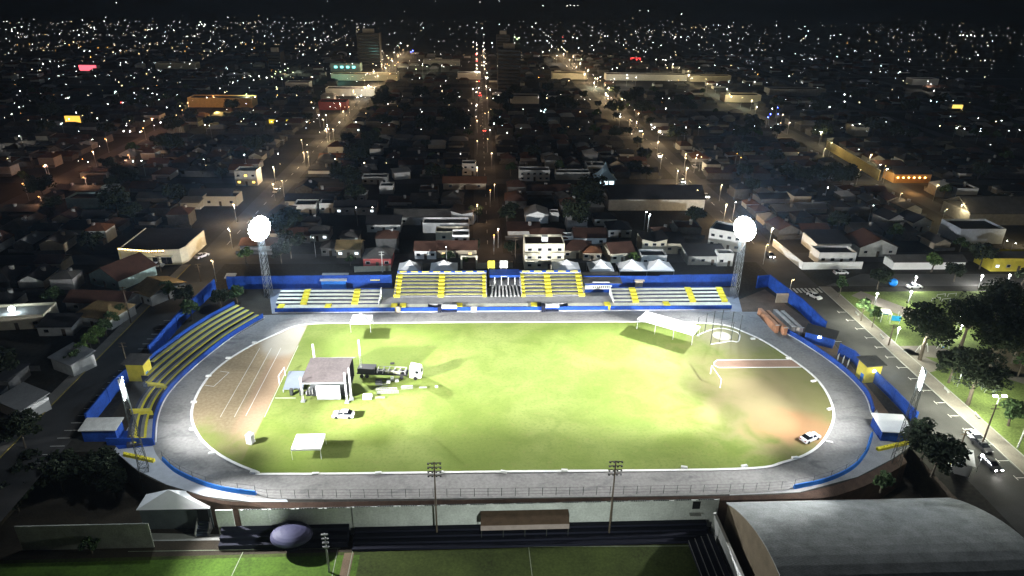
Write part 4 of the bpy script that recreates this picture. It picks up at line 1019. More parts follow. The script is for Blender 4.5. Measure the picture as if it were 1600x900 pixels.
# ---------------------------------------------------------------- town houses
def house(t, w, d, h, kind, roof, wall, storeys=1, front=True, ov=.45, rh=None, wins=3, lit=None):
    MB().box(-w/2, 0, 0, w/2, d, h).build('wall', wall, t)
    rh = rh if rh else min(w, d)*.26
    a, b, c0, c1 = -w/2-ov, w/2+ov, -ov, d+ov
    m_ = MB()
    if kind == 'hip':
        k = min(w, d)*.42
        if w >= d: r0, r1 = (-w/2+k, d/2, h+rh), (w/2-k, d/2, h+rh)
        else: r0, r1 = (0, k, h+rh), (0, d-k, h+rh)
        if w >= d: m_.face((a,c0,h),(b,c0,h),r1,r0); m_.face((b,c1,h),(a,c1,h),r0,r1); m_.face((b,c0,h),(b,c1,h),r1); m_.face((a,c1,h),(a,c0,h),r0)
        else: m_.face((a,c0,h),(b,c0,h),r0); m_.face((b,c1,h),(a,c1,h),r1); m_.face((b,c0,h),(b,c1,h),r1,r0); m_.face((a,c1,h),(a,c0,h),r0,r1)
        m_.face((a,c0,h-.02),(a,c1,h-.02),(b,c1,h-.02),(b,c0,h-.02))
    elif kind == 'gable_x':      # ridge left-right
        m_.hexa([(a,c0,h),(b,c0,h),(b,d/2,h+rh),(a,d/2,h+rh),(a,c0,h+.16),(b,c0,h+.16),(b,d/2,h+rh+.16),(a,d/2,h+rh+.16)])
        m_.hexa([(a,d/2+.01,h+rh),(b,d/2+.01,h+rh),(b,c1,h),(a,c1,h),(a,d/2+.01,h+rh+.16),(b,d/2+.01,h+rh+.16),(b,c1,h+.16),(a,c1,h+.16)])
    elif kind == 'gable_y':      # ridge front-back, gable faces the front
        m_.hexa([(a,c0,h),(0,c0,h+rh),(0,c1,h+rh),(a,c1,h),(a,c0,h+.16),(0,c0,h+rh+.16),(0,c1,h+rh+.16),(a,c1,h+.16)])
        m_.hexa([(0.01,c0,h+rh),(b,c0,h),(b,c1,h),(0.01,c1,h+rh),(0.01,c0,h+rh+.16),(b,c0,h+.16),(b,c1,h+.16),(0.01,c1,h+rh+.16)])
        MB().face((-w/2,-.002,h),(w/2,-.002,h),(0,-.002,h+rh-.05)).build('gable', wall, t); MB().face((-w/2,d,h),(w/2,d,h),(0,d,h+rh-.05)).build('gable', wall, t)
    elif kind == 'shed':
        m_.hexa([(a,c0,h+.02),(b,c0,h+.02),(b,c1,h+.9),(a,c1,h+.9),(a,c0,h+.2),(b,c0,h+.2),(b,c1,h+1.08),(a,c1,h+1.08)])
    elif kind == 'flat':         # parapet walls round a sunken sheet roof
        m_.box(-w/2+.25, .25, h-.1, w/2-.25, d-.25, h+.12)
        p_ = MB(); p_.box(-w/2-.02,-.02,h+.003,w/2+.02,.22,h+.9); p_.box(-w/2-.02,d-.22,h+.003,w/2+.02,d+.02,h+.9); p_.box(-w/2-.02,.222,h+.003,-w/2+.22,d-.222,h+.9); p_.box(w/2-.22,.222,h+.003,w/2+.02,d-.222,h+.9); p_.build('parapet', wall, t)
    elif kind == 'butterfly':
        m_.hexa([(a,c0,h+1.2),(0,c0,h+.1),(0,c1,h+.1),(a,c1,h+1.2),(a,c0,h+1.36),(0,c0,h+.26),(0,c1,h+.26),(a,c1,h+1.36)])
        m_.hexa([(0.01,c0,h+.1),(b,c0,h+1.2),(b,c1,h+1.2),(0.01,c1,h+.1),(0.01,c0,h+.26),(b,c0,h+1.36),(b,c1,h+1.36),(0.01,c1,h+.26)])
        g = MB(); g.face((-w/2,-.003,h),(w/2,-.003,h),(w/2,-.003,h+1.1),(0,-.003,h+.05),(-w/2,-.003,h+1.1)); g.build('gable', wall, t)
    m_.build('roof', roof, t)
    if front and wins:
        for s_ in range(storeys):
            for k in range(wins):
                x = -w/2 + w*(k+.5)/wins; z = h*(s_+.36)/storeys
                if s_ == 0 and k == wins//2: MB().box(x-.5,-.05,0,x+.5,-.004,2.1).build('door', WOOD, t)
                else:
                    f = MB().box(x-.75,-.06,z,x+.75,-.004,z+1.15).build('window', DWHITE, t)
                    MB().box(x-.62,-.075,z+.12,x+.62,-.062,z+1.03).build('pane', lit if lit and (k+s_)%2==0 else GLASS, f)
    return t
LITW = emit('lit_window', (1,.72,.32), 1.6); LITC = emit('lit_window_cool', (.85,.95,1), 2.0)
FOOT = []
def H(lab, px, py, w, d, h, kind, roof, wall, rz=0, st=1, wins=3, lit=None, rh=None, name='house', cat='house'):
    p = at(px, py); t = thing(name, lab, cat, (p.x,p.y,0), rz)
    house(t, w, d, h, kind, roof, wall, st, True, .45, rh, wins, lit)
    FOOT.append((p.x - math.sin(rz)*d/2, p.y + math.cos(rz)*d/2, max(w,d)*.55+2)); return t
# first rows behind the stands, left block
H('red fronted house with grey hip roof and cream eaves behind the left wall', 590, 418, 9.5, 9, 3.4, 'hip', R_GREY, PINK, wins=3)
H('beige house with tan roof and lit porch left of the red fronted house', 545, 403, 8.5, 8, 3.2, 'gable_x', R_TAN, BEIGE, lit=LITC)
H('small grey hip roofed house left of the beige house', 517, 400, 6.5, 7, 3.0, 'hip', R_GREY, GREYW)
H('grey hip roofed house behind the beige house', 546, 383, 6.5, 7, 3.0, 'hip', R_GREY, DWHITE)
H('dark roofed long house with pale ridge behind the red house', 600, 363, 13, 9, 3.2, 'gable_x', R_DARK, DWHITE)
H('long grey roofed building with rough pale sheets, middle of the left block', 660, 352, 22, 8, 3.4, 'gable_x', R_GREY, GREYW)
H('white gable fronted building near the middle street, left side', 722, 350, 9, 9, 4.2, 'butterfly', R_DARK, WHITE, rz=-.2)
H('white flat house row with long parapet left of the middle street', 697, 364, 18, 7, 3.2, 'flat', R_DARK, WHITE, wins=0)
H('cream low house before the white parapet row', 706, 377, 12, 6, 3.0, 'flat', R_GREY, CREAM, wins=2)
H('white box house with two small windows left of the middle street', 720, 389, 6.2, 6, 4.6, 'flat', R_GREY, WHITE, st=2, wins=2)
H('brown roofed house with white front wall left of the middle street', 665, 405, 7.5, 8.5, 3.2, 'gable_x', R_BROWN, WHITE)
H('long low brown roofed house with porch lamp beside the middle street', 714, 403, 14, 8, 3.0, 'gable_x', R_BROWN, BEIGE, lit=LITW)
H('long dark roofed house with white wall below the left avenue', 484, 327, 20, 8, 3.6, 'gable_x', R_DARK, WHITE, wins=0)
H('white walled yard building, left of the pair below the left avenue', 477, 335, 9, 7, 3.4, 'flat', R_GREY, WHITE, wins=2)
H('white walled yard building, right of the pair below the left avenue', 511, 333, 6, 6, 3.4, 'flat', R_DARK, WHITE, wins=2)
H('long dark hall with small lit lamps in its front', 556, 336, 17, 7, 3.4, 'gable_x', R_DARK, GREYW, lit=LITC, wins=5)
H('bluish hip roofed house lit from the far left mast', 496, 377, 8.5, 8, 3.0, 'hip', R_GREY, DWHITE, lit=LITC)
H('maroon roofed house left of the bluish house', 465, 380, 9, 8, 3.0, 'hip', R_BROWN, GREYW)
H('grey hip roofed house far behind with dim front', 555, 316, 9, 8, 3.0, 'hip', R_PALE, GREYW)
H('tilted pale sheet roof shed in the dark left block', 629, 280, 8, 5, 3.4, 'shed', R_PALE, WHITE, rz=.35, wins=0)
H('small white walled house alone in the dark left block', 604, 303, 6.2, 6, 3.0, 'flat', R_DARK, WHITE, wins=0)
H('long low white fronted row in the dark left block', 586, 288, 12, 6, 2.8, 'flat', R_DARK, DWHITE, wins=4)
H('pale two storey house left of the middle street', 733, 274, 7, 7, 5.2, 'flat', R_GREY, DWHITE, st=2, wins=2)
H('orange brown roofed long house left of the middle street', 726, 296, 20, 8, 3, 'gable_x', R_ORANGE, BEIGE)
H('pale walled shop at the far left avenue corner', 345, 322, 14, 8, 3.4, 'flat', R_DARK, WHITE, wins=3)
H('white sheet roof shed left of the far left mast', 298, 327, 8, 6, 2.8, 'shed', R_PALE, WHITE, wins=0)
H('grey sheet roofed hall left of the far left mast', 330, 318, 18, 8, 3.4, 'gable_x', R_GREY, DWHITE, wins=2)
H('two storey house with flat pale roof and yellow lit rooms beside the left avenue', 386, 290, 10, 8, 6.2, 'flat', R_PALE, DWHITE, st=2, wins=3, lit=emit('yellow_room',(1,.62,.1),4))
# right block behind the stands
t = H('cream three storey apartment house with rounded balconies behind the right stand', 850, 421, 13.5, 9, 8.6, 'flat', R_BROWN, CREAM, st=3, wins=4, cat='apartment house', name='apartment_house')
for z in (2.9,5.7):
    q = MB(); q.prism([(-6.7,-.01),(-6.7,-1.1),(-5.8,-1.6),(-3.4,-1.6),(-2.4,-1.1),(-2.4,-.01)], z, z+.95); q.build('balcony', CREAM, t)
    MB().box(2.4,-1.2,z,6.7,-.01,z+.9).build('balcony', CREAM, t)
MB().box(-.9,2,9.5,1.2,4,11.2).build('roof_tank_house', WHITE, t)
t = H('large brown hip roofed house with white eaves behind the apartment house', 858, 390, 13, 10, 4.2, 'hip', R_BROWN, WHITE, st=1, wins=4)
H('white box annex right of the large brown roof', 885, 389, 4.5, 4, 4.2, 'flat', R_GREY, WHITE, wins=1)
H('bright white gable fronted shed at the middle street', 839, 349, 9.2, 9, 3.4, 'gable_y', R_PALE, WHITE, wins=0, rh=1.7)
H('small white block right of the gable fronted shed', 866, 346, 3.6, 4, 3, 'flat', R_GREY, WHITE, wins=0)
H('long white walled house with dark roof right of the large brown roof', 922, 384, 12, 9, 3.2, 'gable_x', R_BROWN, WHITE, wins=3)
H('dark brown roofed house behind the cream tent', 902, 404, 11, 9, 3.2, 'hip', R_BROWN, BEIGE)
H('orange brown hip roofed small house behind the cream tent', 925, 407, 6.5, 6, 3, 'hip', R_ORANGE, BEIGE)
H('dark brown steep gable house with cream right edge behind the double tent', 972, 410, 8.5, 10, 3.6, 'gable_x', R_BROWN, CREAM, rz=.15)
H('white edged house with dark butterfly roof behind the double tent', 1021, 398, 9, 9, 5.0, 'butterfly', R_DARK, CREAM, st=2, wins=3)
H('pale house with swept white roof edge right of the butterfly roof', 1053, 397, 7.5, 9, 4.2, 'shed', R_DARK, CREAM, wins=2)
H('house with white porch below the butterfly roofed house', 1021, 415, 9, 6, 3.0, 'flat', R_DARK, DWHITE, wins=3)
H('low white house with dark sheet roof left of the far right mast', 1105, 414, 14, 9, 3.4, 'shed', R_DARK, DWHITE, wins=4)
H('white gate house with two round windows left of the far right mast', 1132, 416, 5.5, 4, 4, 'flat', R_GREY, WHITE, wins=2)
H('tall bluish white skewed building beside the far right mast', 1130, 390, 12, 10, 6.5, 'flat', R_DARK, WHITE, rz=-.55, st=2, wins=4)
t = H('long white windowless warehouse wall with dark roof before the right avenue', 1025, 329, 42, 16, 5.0, 'gable_x', R_DARK, DWHITE, wins=0, name='warehouse', cat='warehouse')
H('white building with three dark window bays in the right block', 835, 283, 15, 7, 4.6, 'flat', R_DARK, WHITE, st=2, wins=5)
H('low white fronted row right of the window bay building', 895, 281, 17, 6, 3.0, 'flat', R_DARK, DWHITE, wins=0)
p = at(946,292); t = thing('pointed_hall', 'lit hall under a pointed pale blue tent roof in the right block', 'building', (p.x,p.y,0))
MB().box(-4.5,0,0,4.5,8,3.6).build('wall', WHITE, t)
for x in (-2.8,0,2.8): MB().box(x-1.0,-.06,.8,x+1.0,-.004,2.8).build('lit_window', emit('cool_hall_light',(.65,.9,1),3.5), t)
q = MB(); prev = None
for f, z in ((1,3.6),(.62,5.2),(.34,7.2),(.14,9.4),(.02,11.2)):
    r_ = [(-5.2*f,4-5*f,z),(5.2*f,4-5*f,z),(5.2*f,4+5*f,z),(-5.2*f,4+5*f,z)]
    if prev: q.strip(prev, r_, True)
    prev = r_
q.build('tent_roof', mat('pale_blue_roof',(.34,.50,.62),.7,.1), t)
FOOT.append((p.x,p.y+4,9))
H('white eaved dark house in the right block, nearer the apartment house', 968, 371, 9, 9, 3.2, 'hip', R_DARK, WHITE)
H('small white eaved house in the right block, below the warehouse', 946, 353, 9, 7, 3, 'hip', R_DARK, WHITE)
# right of the right avenue
p = at(1290,420)
t = thing('boundary_wall', 'bright white compound wall at the corner of the right avenue', 'wall', (p.x,p.y,0))
cw_ = pix([(1207,384),(1253,421),(1346,420)]); MB().sweep(cw_, [(-.15,0),(.15,0),(.15,2.6),(-.15,2.6)]).build('wall', WHITE, t, True); MB().sweep(cw_, [(-.2,2.603),(.2,2.603),(.2,2.7),(-.2,2.7)]).build('coping', WHITE, t, True)
H('white house inside the compound wall, front volume', 1306, 413, 13.5, 7, 3.6, 'flat', R_DARK, WHITE, wins=4)
H('white house with dark sheet roof behind the compound front volume', 1300, 398, 13, 12, 4.4, 'shed', R_DARK, WHITE, wins=0)
H('brown roofed house with white torn edge right of the compound', 1370, 401, 14, 12, 3.6, 'gable_y', R_BROWN, DWHITE)
H('pale gabled house on the dark slope right, left of the pair', 1398, 357, 8, 9, 4, 'gable_y', R_DARK, DWHITE, rz=.2)
H('pale gabled house on the dark slope right, right of the pair', 1438, 362, 9, 9, 4, 'gable_y', R_DARK, DWHITE, rz=.2)
H('bluish white blank walled building near the right edge', 1530, 381, 18, 12, 5.2, 'flat', R_DARK, mat('bluish_white_wall',(.45,.50,.56),.9,.2), wins=0)
H('dark hangar with curved looking roof at the right edge', 1565, 352, 30, 18, 5, 'gable_x', R_GREY, GREYW, wins=0, name='hangar', cat='hangar')
H('bright yellow and white lit shop at the park street right edge', 1590, 424, 20, 9, 4, 'flat', R_PALE, YWALL, wins=5, lit=LITC, name='shop', cat='shop')
H('long white wall house on the park street behind the flat trees', 1450, 421, 26, 6, 2.8, 'gable_x', R_GREY, WHITE, wins=0)
t = H('open fronted orange lit restaurant on the second right street', 1424, 286, 19, 10, 4.5, 'gable_x', R_DARK, mat('orange_lit_wall',(.55,.30,.10),.85,.2), wins=0, name='restaurant', cat='restaurant')
for k in range(6): MB().box(-8+k*2.8,-.2,2.6,-7.4+k*2.8,-.05,3.0).build('front_lamp', emit('orange_lamp_light',(1,.5,.12),40), t)
lamp_light('restaurant_glow','POINT', at(1424,289,3)+Vector((0,-3,0)), 2600, (1,.5,.15), .5)
p = at(1330,252)
t = thing('boundary_wall', 'long yellow lit wall along the second right street', 'wall', (p.x,p.y,0))
yw = pix([(1290,232),(1340,262),(1372,282)]); MB().sweep(yw, [(-.2,0),(.2,0),(.2,5),(-.2,5)]).build('wall', mat('ochre_wall',(.55,.45,.18),.9,.2), t, True); MB().sweep(yw, [(-.25,5.003),(.25,5.003),(.25,5.15),(-.25,5.15)]).build('coping', CREAM, t, True)
# left of the left street
p = at(245,417); 
t = thing('corner_shop', 'yellow lit shop with rounded corner front and dark roof left of the street', 'shop', (p.x,p.y,0))
c0, c1, c2, c3, c4 = at(189,411), at(238,415), at(285,413), at(300,402), at(322,382)
fr = [c0, c1, c2, (c2+c3)/2+Vector((.6,-.3,0)), c3, c4]; back = [at(322,368), at(205,372)]
fp = [Vector((p_.x,p_.y,0)) for p_ in fr]
MB().sweep(fp, [(-.15,0),(.15,0),(.15,5.6),(-.15,5.6)]).build('front_wall', CREAM, t, True)
bx0, by = fp[0].x, fp[0].y
MB().box(bx0-.2,by+.3,0,bx0+.05,by+22,5.0).build('side_wall', CREAM, t, True)
rp = [(fp[0].x+.1,fp[0].y+.2),(fp[2].x-.2,fp[2].y+.2),(fp[4].x-.4,fp[4].y),(fp[5].x-.4,fp[5].y+1),(fp[5].x-.4,by+22),(fp[0].x+.1,by+22)]
MB().prism(rp, 4.5, 4.75).build('roof', R_DARK, t, True)
q = MB(); L_ = resample(fp[:3], 40)
for i in range(12,30):
    if i in (18,21): continue
    a_, b_ = L_[i], L_[i].lerp(L_[i+1], .6); q.box(a_.x, a_.y-.2, 4.55, b_.x, a_.y-.16, 5.0)
q.build('lettering', mat('brown_lettering',(.16,.09,.03)), t, True)
for i, (f, w, z0, z1) in enumerate([(6,.5,1.4,2.2),(12,1.5,1.2,3.1),(24,1.7,1.0,3.2),(29,1.8,.3,3.3),(32,1.8,.3,3.3)]):
    a_ = L_[f]; f_ = MB().box(a_.x-w/2,a_.y-.25,z0,a_.x+w/2,a_.y-.17,z1).build('window', WOOD, t, True); MB().box(a_.x-w/2+.12,a_.y-.27,z0+.12,a_.x+w/2-.12,a_.y-.252,z1-.12).build('pane', GLASS, f_, True)
a_ = L_[28]; MB().box(a_.x-4.5,a_.y-1.6,3.5,a_.x+4,a_.y-.17,3.65).build('awning', DWHITE, t, True)
MB().box(L_[1].x,L_[1].y-.19,.1,L_[5].x,L_[1].y-.165,4.8).build('yellow_panel', YWALL, t, True)
q = MB()
for i in range(1,30,2): q.box(L_[i].x,L_[i].y-.5,5.35,L_[i+1].x,L_[i].y-.3,5.42)
q.build('strip_light', emit('shop_strip_light',(1,.72,.3),26), t, True)
lamp_light('shop_glow','POINT', L_[16]+Vector((0,-7,5)), 900, (1,.75,.4), .6); lamp_light('shop_corner_glow','POINT', at(300,425,6.5), 1000, (1,.8,.5), .4)
FOOT.append(((fp[0].x+fp[5].x)/2, by+10, 22))
H('white and teal gabled house left of the yellow shop', 165, 449, 13, 14, 3.4, 'gable_y', R_BROWN, TEALW, rz=-.45)
H('tan roofed house beside the left street below the yellow shop', 224, 474, 8.5, 12, 3.2, 'gable_x', R_TAN, DWHITE, rz=-.55)
H('tan hip roofed house behind the hedge at the left', 146, 512, 12, 10, 3.2, 'hip', R_TAN, DWHITE, rz=-.25)
H('dark brown roofed long house above the tan hip roofed house', 152, 488, 18, 8, 3, 'gable_x', R_BROWN, GREYW, rz=-.1)
H('orange lit low house in the dark left quarter', 78, 425, 8, 7, 3, 'gable_x', R_BROWN, BEIGE, wins=2)
H('white walled house under a glaring lamp at the left edge', 28, 515, 15, 8, 3.4, 'flat', R_PALE, CREAM, rz=.1)
H('pale blue sloping roofed shed behind the hedge, left side', 100, 583, 8, 6, 3.4, 'shed', R_PALE, DWHITE, rz=-.5, wins=0)
H('pale low house in the dark trees at the left', 88, 525, 9, 6, 2.8, 'shed', R_DARK, DWHITE, wins=2)
H('bright corrugated shed at the lower left edge', 20, 652, 9, 6, 3.2, 'shed', R_PALE, WHITE, rz=-.5, wins=0)
H('pale stained wall building with dark roof beyond the left street', 148, 326, 22, 9, 3.6, 'flat', R_DARK, TEALW, wins=0)
H('small white house on the roof edge beyond the left street', 172, 309, 6, 5, 4, 'flat', R_DARK, DWHITE, wins=0)
lamp_light('porch_glow','POINT', at(78,428,3)+Vector((0,-3,0)), 260, (1,.62,.25), .3)
# far landmarks
t = H('amber lit market hall under a flat canopy at the far left', 345, 168, 46, 14, 6, 'flat', R_DARK, mat('amber_wall',(.55,.40,.15),.9,.2), wins=0, name='market_hall', cat='hall')
lamp_light('market_glow','POINT', at(345,170,6)+Vector((0,-8,0)), 9000, (1,.68,.22), 1)
t = H('cyan lit filling station with flat canopy far on the left avenue', 540, 112, 30, 14, 7, 'flat', R_PALE, TEALW, wins=0, name='filling_station', cat='filling station')
for k in range(4): MB().box(-11+k*6,-.3,3.5,-8+k*6,-.05,5.5).build('light_panel', emit('cyan_panel_light',(.25,.95,.9),3.0), t)
lamp_light('station_glow','POINT', at(535,115,7)+Vector((0,-10,0)), 4500, (.3,1,.9), 1)
for i, (px, py, w, lab, col) in enumerate([(138,110,16,'red lit sign box on a shop far at the left',(1,.12,.16)),(116,197,9,'orange lit upper room box at the left',(1,.55,.08)),(438,193,19,'yellow lit sign strip on a dark shop beyond the left avenue',(1,.7,.05)),(1495,171,8,'amber lit sign far at the right',(1,.7,.15)),(1323,271,5,'white lit box sign in the dark right quarter',(.9,.95,1)),(993,94,12,'red lit sign far beyond the right avenue',(1,.05,.05))]):
    p = at(px,py+2); hh = {0:5,1:6,2:2.2,3:3.5,4:1.8,5:3}[i]
    t = thing('lit_sign', lab, 'sign', (p.x,p.y,0)); MB().box(-w/2,0,1.0,w/2,.8,1.0+hh).build('light_box', emit('sign_light_%s' % ['red','orange','yellow','amber','white','scarlet'][i], col, [2.2,1.6,1.3,1.4,3,2.5][i]), t); MB().box(-w/2-.2,.82,0,w/2+.2,4,1.0+hh).build('shop_block', GREYW, t)
for px, py, w, h, lab in [(578,106,23,40,'dark high rise tower block left of the middle street'),(795,147,19,42,'grey high rise tower block right of the middle street'),(430,108,13,14,'dark mid rise block beyond the left avenue'),(786,88,16,24,'dark tower block behind the grey high rise')]:
    p = at(px,py); t = thing('tower_block', lab, 'tower block', (p.x,p.y,0))
    hh = atY(px, py-(54 if h == 40 else 70 if h == 42 else 26 if h == 14 else 34), p.y).z
    W_ = w; MB().box(-W_/2,0,0,W_/2,16,hh).build('wall', mat('tower_wall',(.032,.032,.034),.9,.2), t); MB().box(-W_/4,4,hh,W_/4,10,hh+4).build('roof_house', GREYW, t)
    n_ = int(hh/3)
    for k in range(n_): MB().box(-W_/2+.6,-.06,k*3+1.1,W_/2-.6,-.004,k*3+2.4).build('window_band', GLASS, t)
    FOOT.append((p.x,p.y+8,W_))
for px, py, w, lab, wl_ in [(570,126,62,'long white lit shop front far on the left avenue',CREAM),(548,150,40,'white arcade row far on the left avenue',WHITE),(890,124,34,'white lit wall building at the far right avenue crossing',CREAM),(1010,126,80,'long white lit fence wall far beyond the right avenue',WHITE),(1110,128,40,'cream lit roofed building far beyond the right avenue',CREAM),(690,103,40,'greenish lit building far at the middle street',DWHITE),(733,124,22,'white shop block far left of the middle street',WHITE),(275,108,40,'long pale hall lit yellow at the far left',CREAM),(1245,150,50,'long dim grey hall far on the right',GREYW),(1345,213,9,'white lit house on the second right street',CREAM),(820,162,22,'low white building far right of the middle street',WHITE),(1160,160,30,'cream row of houses on the far second right street',CREAM),(520,172,20,'reddish dim shop beyond the left avenue',mat('dim_red_wall',(.16,.04,.04),.9,.2)),(465,140,20,'white low house beyond the left avenue',WHITE),(1445,133,26,'white walled hall far at the right',WHITE)]:
    H(lab, px, py, w, 12, 5, 'flat', R_DARK, wl_, wins=0)

DARKW = mat('dim_plaster', (.10,.10,.095), .95, .4)
# prototypes for the rest of the town
def hproto(w, d, h, kind, rh=None):
    t = thing('house', 'h', 'house'); house(t, w, d, h, kind, R_GREY, DWHITE, 1, False, .45, rh, 0)
    k = len(KIDS) % 3
    MB().box(-w/2+.3,d+.02,0,w/2-w*.35,d+3.2,2.3).build('annex', DARKW, t); MB().hexa([(-w/2,d+.5,2.32),(w/2-w*.3,d+.5,2.32),(w/2-w*.3,d+3.6,2.32),(-w/2,d+3.6,2.32),(-w/2,d+.5,2.7),(w/2-w*.3,d+.5,2.7),(w/2-w*.3,d+3.6,2.45),(-w/2,d+3.6,2.45)]).build('annex_roof', R_GREY, t)
    MB().box(-w/2-1.4,-2.2,0,w/2+1.2,-2.0,1.7).build('garden_wall', DARKW, t)
    q = MB(); q.tube((w*.2,d*.62,h+.2),(w*.2,d*.62,h+2.6),.7,9,.8); q.build('water_tank', GREYW, t)
    return t
HP = [hproto(10,12,3.2,'hip'), hproto(12,9,3.1,'gable_x'), hproto(8.5,11,3.3,'gable_y'), hproto(11,10,3.6,'flat'), hproto(14,9,3.2,'shed'), hproto(9,9,5.8,'hip'), hproto(16,10,3.4,'gable_x',1.8), hproto(8,8,3.0,'hip')]
KN = ['hip roofed','ridge roofed','gable fronted','flat parapet','shed roofed','two storey','long low','squat']
RM = [(R_BROWN,'brown'),(R_GREY,'grey'),(R_DARK,'dark'),(R_ORANGE,'orange brown'),(R_PALE,'pale')]
DARKW = mat('dim_plaster', (.10,.10,.095), .95, .4); WMs = [DWHITE,GREYW,DARKW,WHITE,BEIGE]
spots = []
cols = [(-480,-404),(-390,-304),(-289,-206),(-190,-104),(-84,-4),(11,97),(115,198),(214,298),(315,398),(415,498)]
for ci, (x0, x1) in enumerate(cols):
    y = 118 if (x1 < -100 or x0 > 130) else 232
    while y < 900:
        if min(abs(y+6-c) for c in CROSS) < 12: y += 4; continue
        x = x0 + 6
        while x < x1-3:
            X, Y = x + random.uniform(-1,1), y + random.uniform(-2,2)
            u, v, z = proj((X, Y, 2))
            if -40 < u < 1640 and 40 < v < 640 and not (X > 112 and Y < 222) and random.random() < (.93 if Y < 520 else .62) and all((X-a)**2+(Y+4-b)**2 > (r+5)**2 for a, b, r in FOOT):
                spots.append((X, Y, z, ci))
            x += 11.0
        y += 13.6 if y < 420 else 19
spots.sort(key=lambda s_: s_[2])
ncol = ['beyond third left street','beyond second left street','outside second left street','between second left street and left avenue','between left avenue and middle street','between middle street and right avenue','between right avenue and second right street','outside second right street','beyond second right street','far beyond second right street']
nrow = ['beside the stadium','in first block back','in second block back','in third block back','in fourth block back'] + ['far behind the stands']*4
rng = random.Random(5)
IND = 225
rest = MB()
for i, (X, Y, z, ci) in enumerate(spots):
    k = rng.randrange(8); rm, rn = RM[rng.choices(range(5),[5,5,6,1.6,2.2])[0]]; wm = rng.choices(WMs,[1.6,3,6.5,1.1,1.2])[0]
    rz = rng.choice([0,0,0,PI/2*0,.06,-.05,PI])
    if i < IND:
        row = 0 if Y < 222 else 1+min(7, max(0, int((Y-226)/100)))
        lab = f'{rn} {KN[k]} house {nrow[row]}, {ncol[ci]}'
        yy = Y if rz < 3 else Y+HP[k].children[0].dimensions.y
        dup(HP[k], (X, yy, 0), rz, lab, 'houses of the dark town blocks', rng.uniform(.72,.95), {'annex_roof': rng.choice([R_DARK,R_GREY,R_PALE,R_BROWN]), 'wall': wm, 'gable': wm, 'parapet': wm, 'roof': rm})
    else:
        w, d, h = rng.uniform(6,11), rng.uniform(6,11), rng.uniform(2.6,4.2); mi = {R_BROWN:0,R_GREY:1,R_DARK:2,R_ORANGE:0,R_PALE:3}[rm]
        rest.m = 4 if wm in (DWHITE,WHITE) else 5; rest.box(X-w/2,Y,0,X+w/2,Y+d,h)
        rest.m = 5; q0 = rng.uniform(-2,2); rest.box(X-6,Y-2.2,0,X+5,Y-2.0,1.8); rest.box(X+q0-2,Y+d+.6,0,X+q0+2.5,Y+d+3.4,2.4)
        rest.m = rng.choice([1,2,3,2]); rest.box(X+q0-2.3,Y+d+.4,2.41,X+q0+2.8,Y+d+3.6,2.55)
        rest.m = mi; r_ = 1.9
        rest.face((X-w/2-.4,Y-.4,h+.01),(X+w/2+.4,Y-.4,h+.01),(X+w/2-2,Y+d/2,h+r_),(X-w/2+2,Y+d/2,h+r_)); rest.face((X+w/2+.4,Y+d+.4,h+.01),(X-w/2-.4,Y+d+.4,h+.01),(X-w/2+2,Y+d/2,h+r_),(X+w/2-2,Y+d/2,h+r_)); rest.face((X+w/2+.4,Y-.4,h+.01),(X+w/2+.4,Y+d+.4,h+.01),(X+w/2-2,Y+d/2,h+r_)); rest.face((X-w/2-.4,Y+d+.4,h+.01),(X-w/2-.4,Y-.4,h+.01),(X-w/2+2,Y+d/2,h+r_))
tag(rest.build('distant_houses', [R_BROWN,R_GREY,R_DARK,R_PALE,DWHITE,DARKW]), 'mass of dark distant houses filling the far town', 'houses', None, 'stuff')
for h_ in HP:
    for o in kids(h_): bpy.data.objects.remove(o, do_unlink=True)
    bpy.data.objects.remove(h_, do_unlink=True)
# town trees
nt_ = 0
for _ in range(2600):
    if nt_ >= 232: break
    ci = random.randrange(len(cols)); x0, x1 = cols[ci]; X = random.uniform(x0, x1); Y = 120 + 480*random.random()**1.0
    if x0 > -100 and x1 < 120 and Y < 226: continue
    if X > 112 and Y < 222: continue
    u, v, z = proj((X,Y,3))
    if not (-20 < u < 1620 and 120 < v < 640): continue
    if any((X-a)**2+(Y-b)**2 < (r-1)**2 for a, b, r in FOOT): continue
    if any(abs(X-a) < 5.5 and -2 < Y-b < 11 for a, b, _, _ in spots): 
        if random.random() < .75: continue
    row = 0 if Y < 222 else 1+min(7, max(0, int((Y-226)/100)))
    k = random.randrange(4); tree(['round dark','broad dark','small green','tall dark'][k]+f' tree {nrow[row]}, {ncol[ci]}', PROTO[k], Vector((X,Y,0)), random.uniform(.8,1.3), 'trees between the town houses'); nt_ += 1

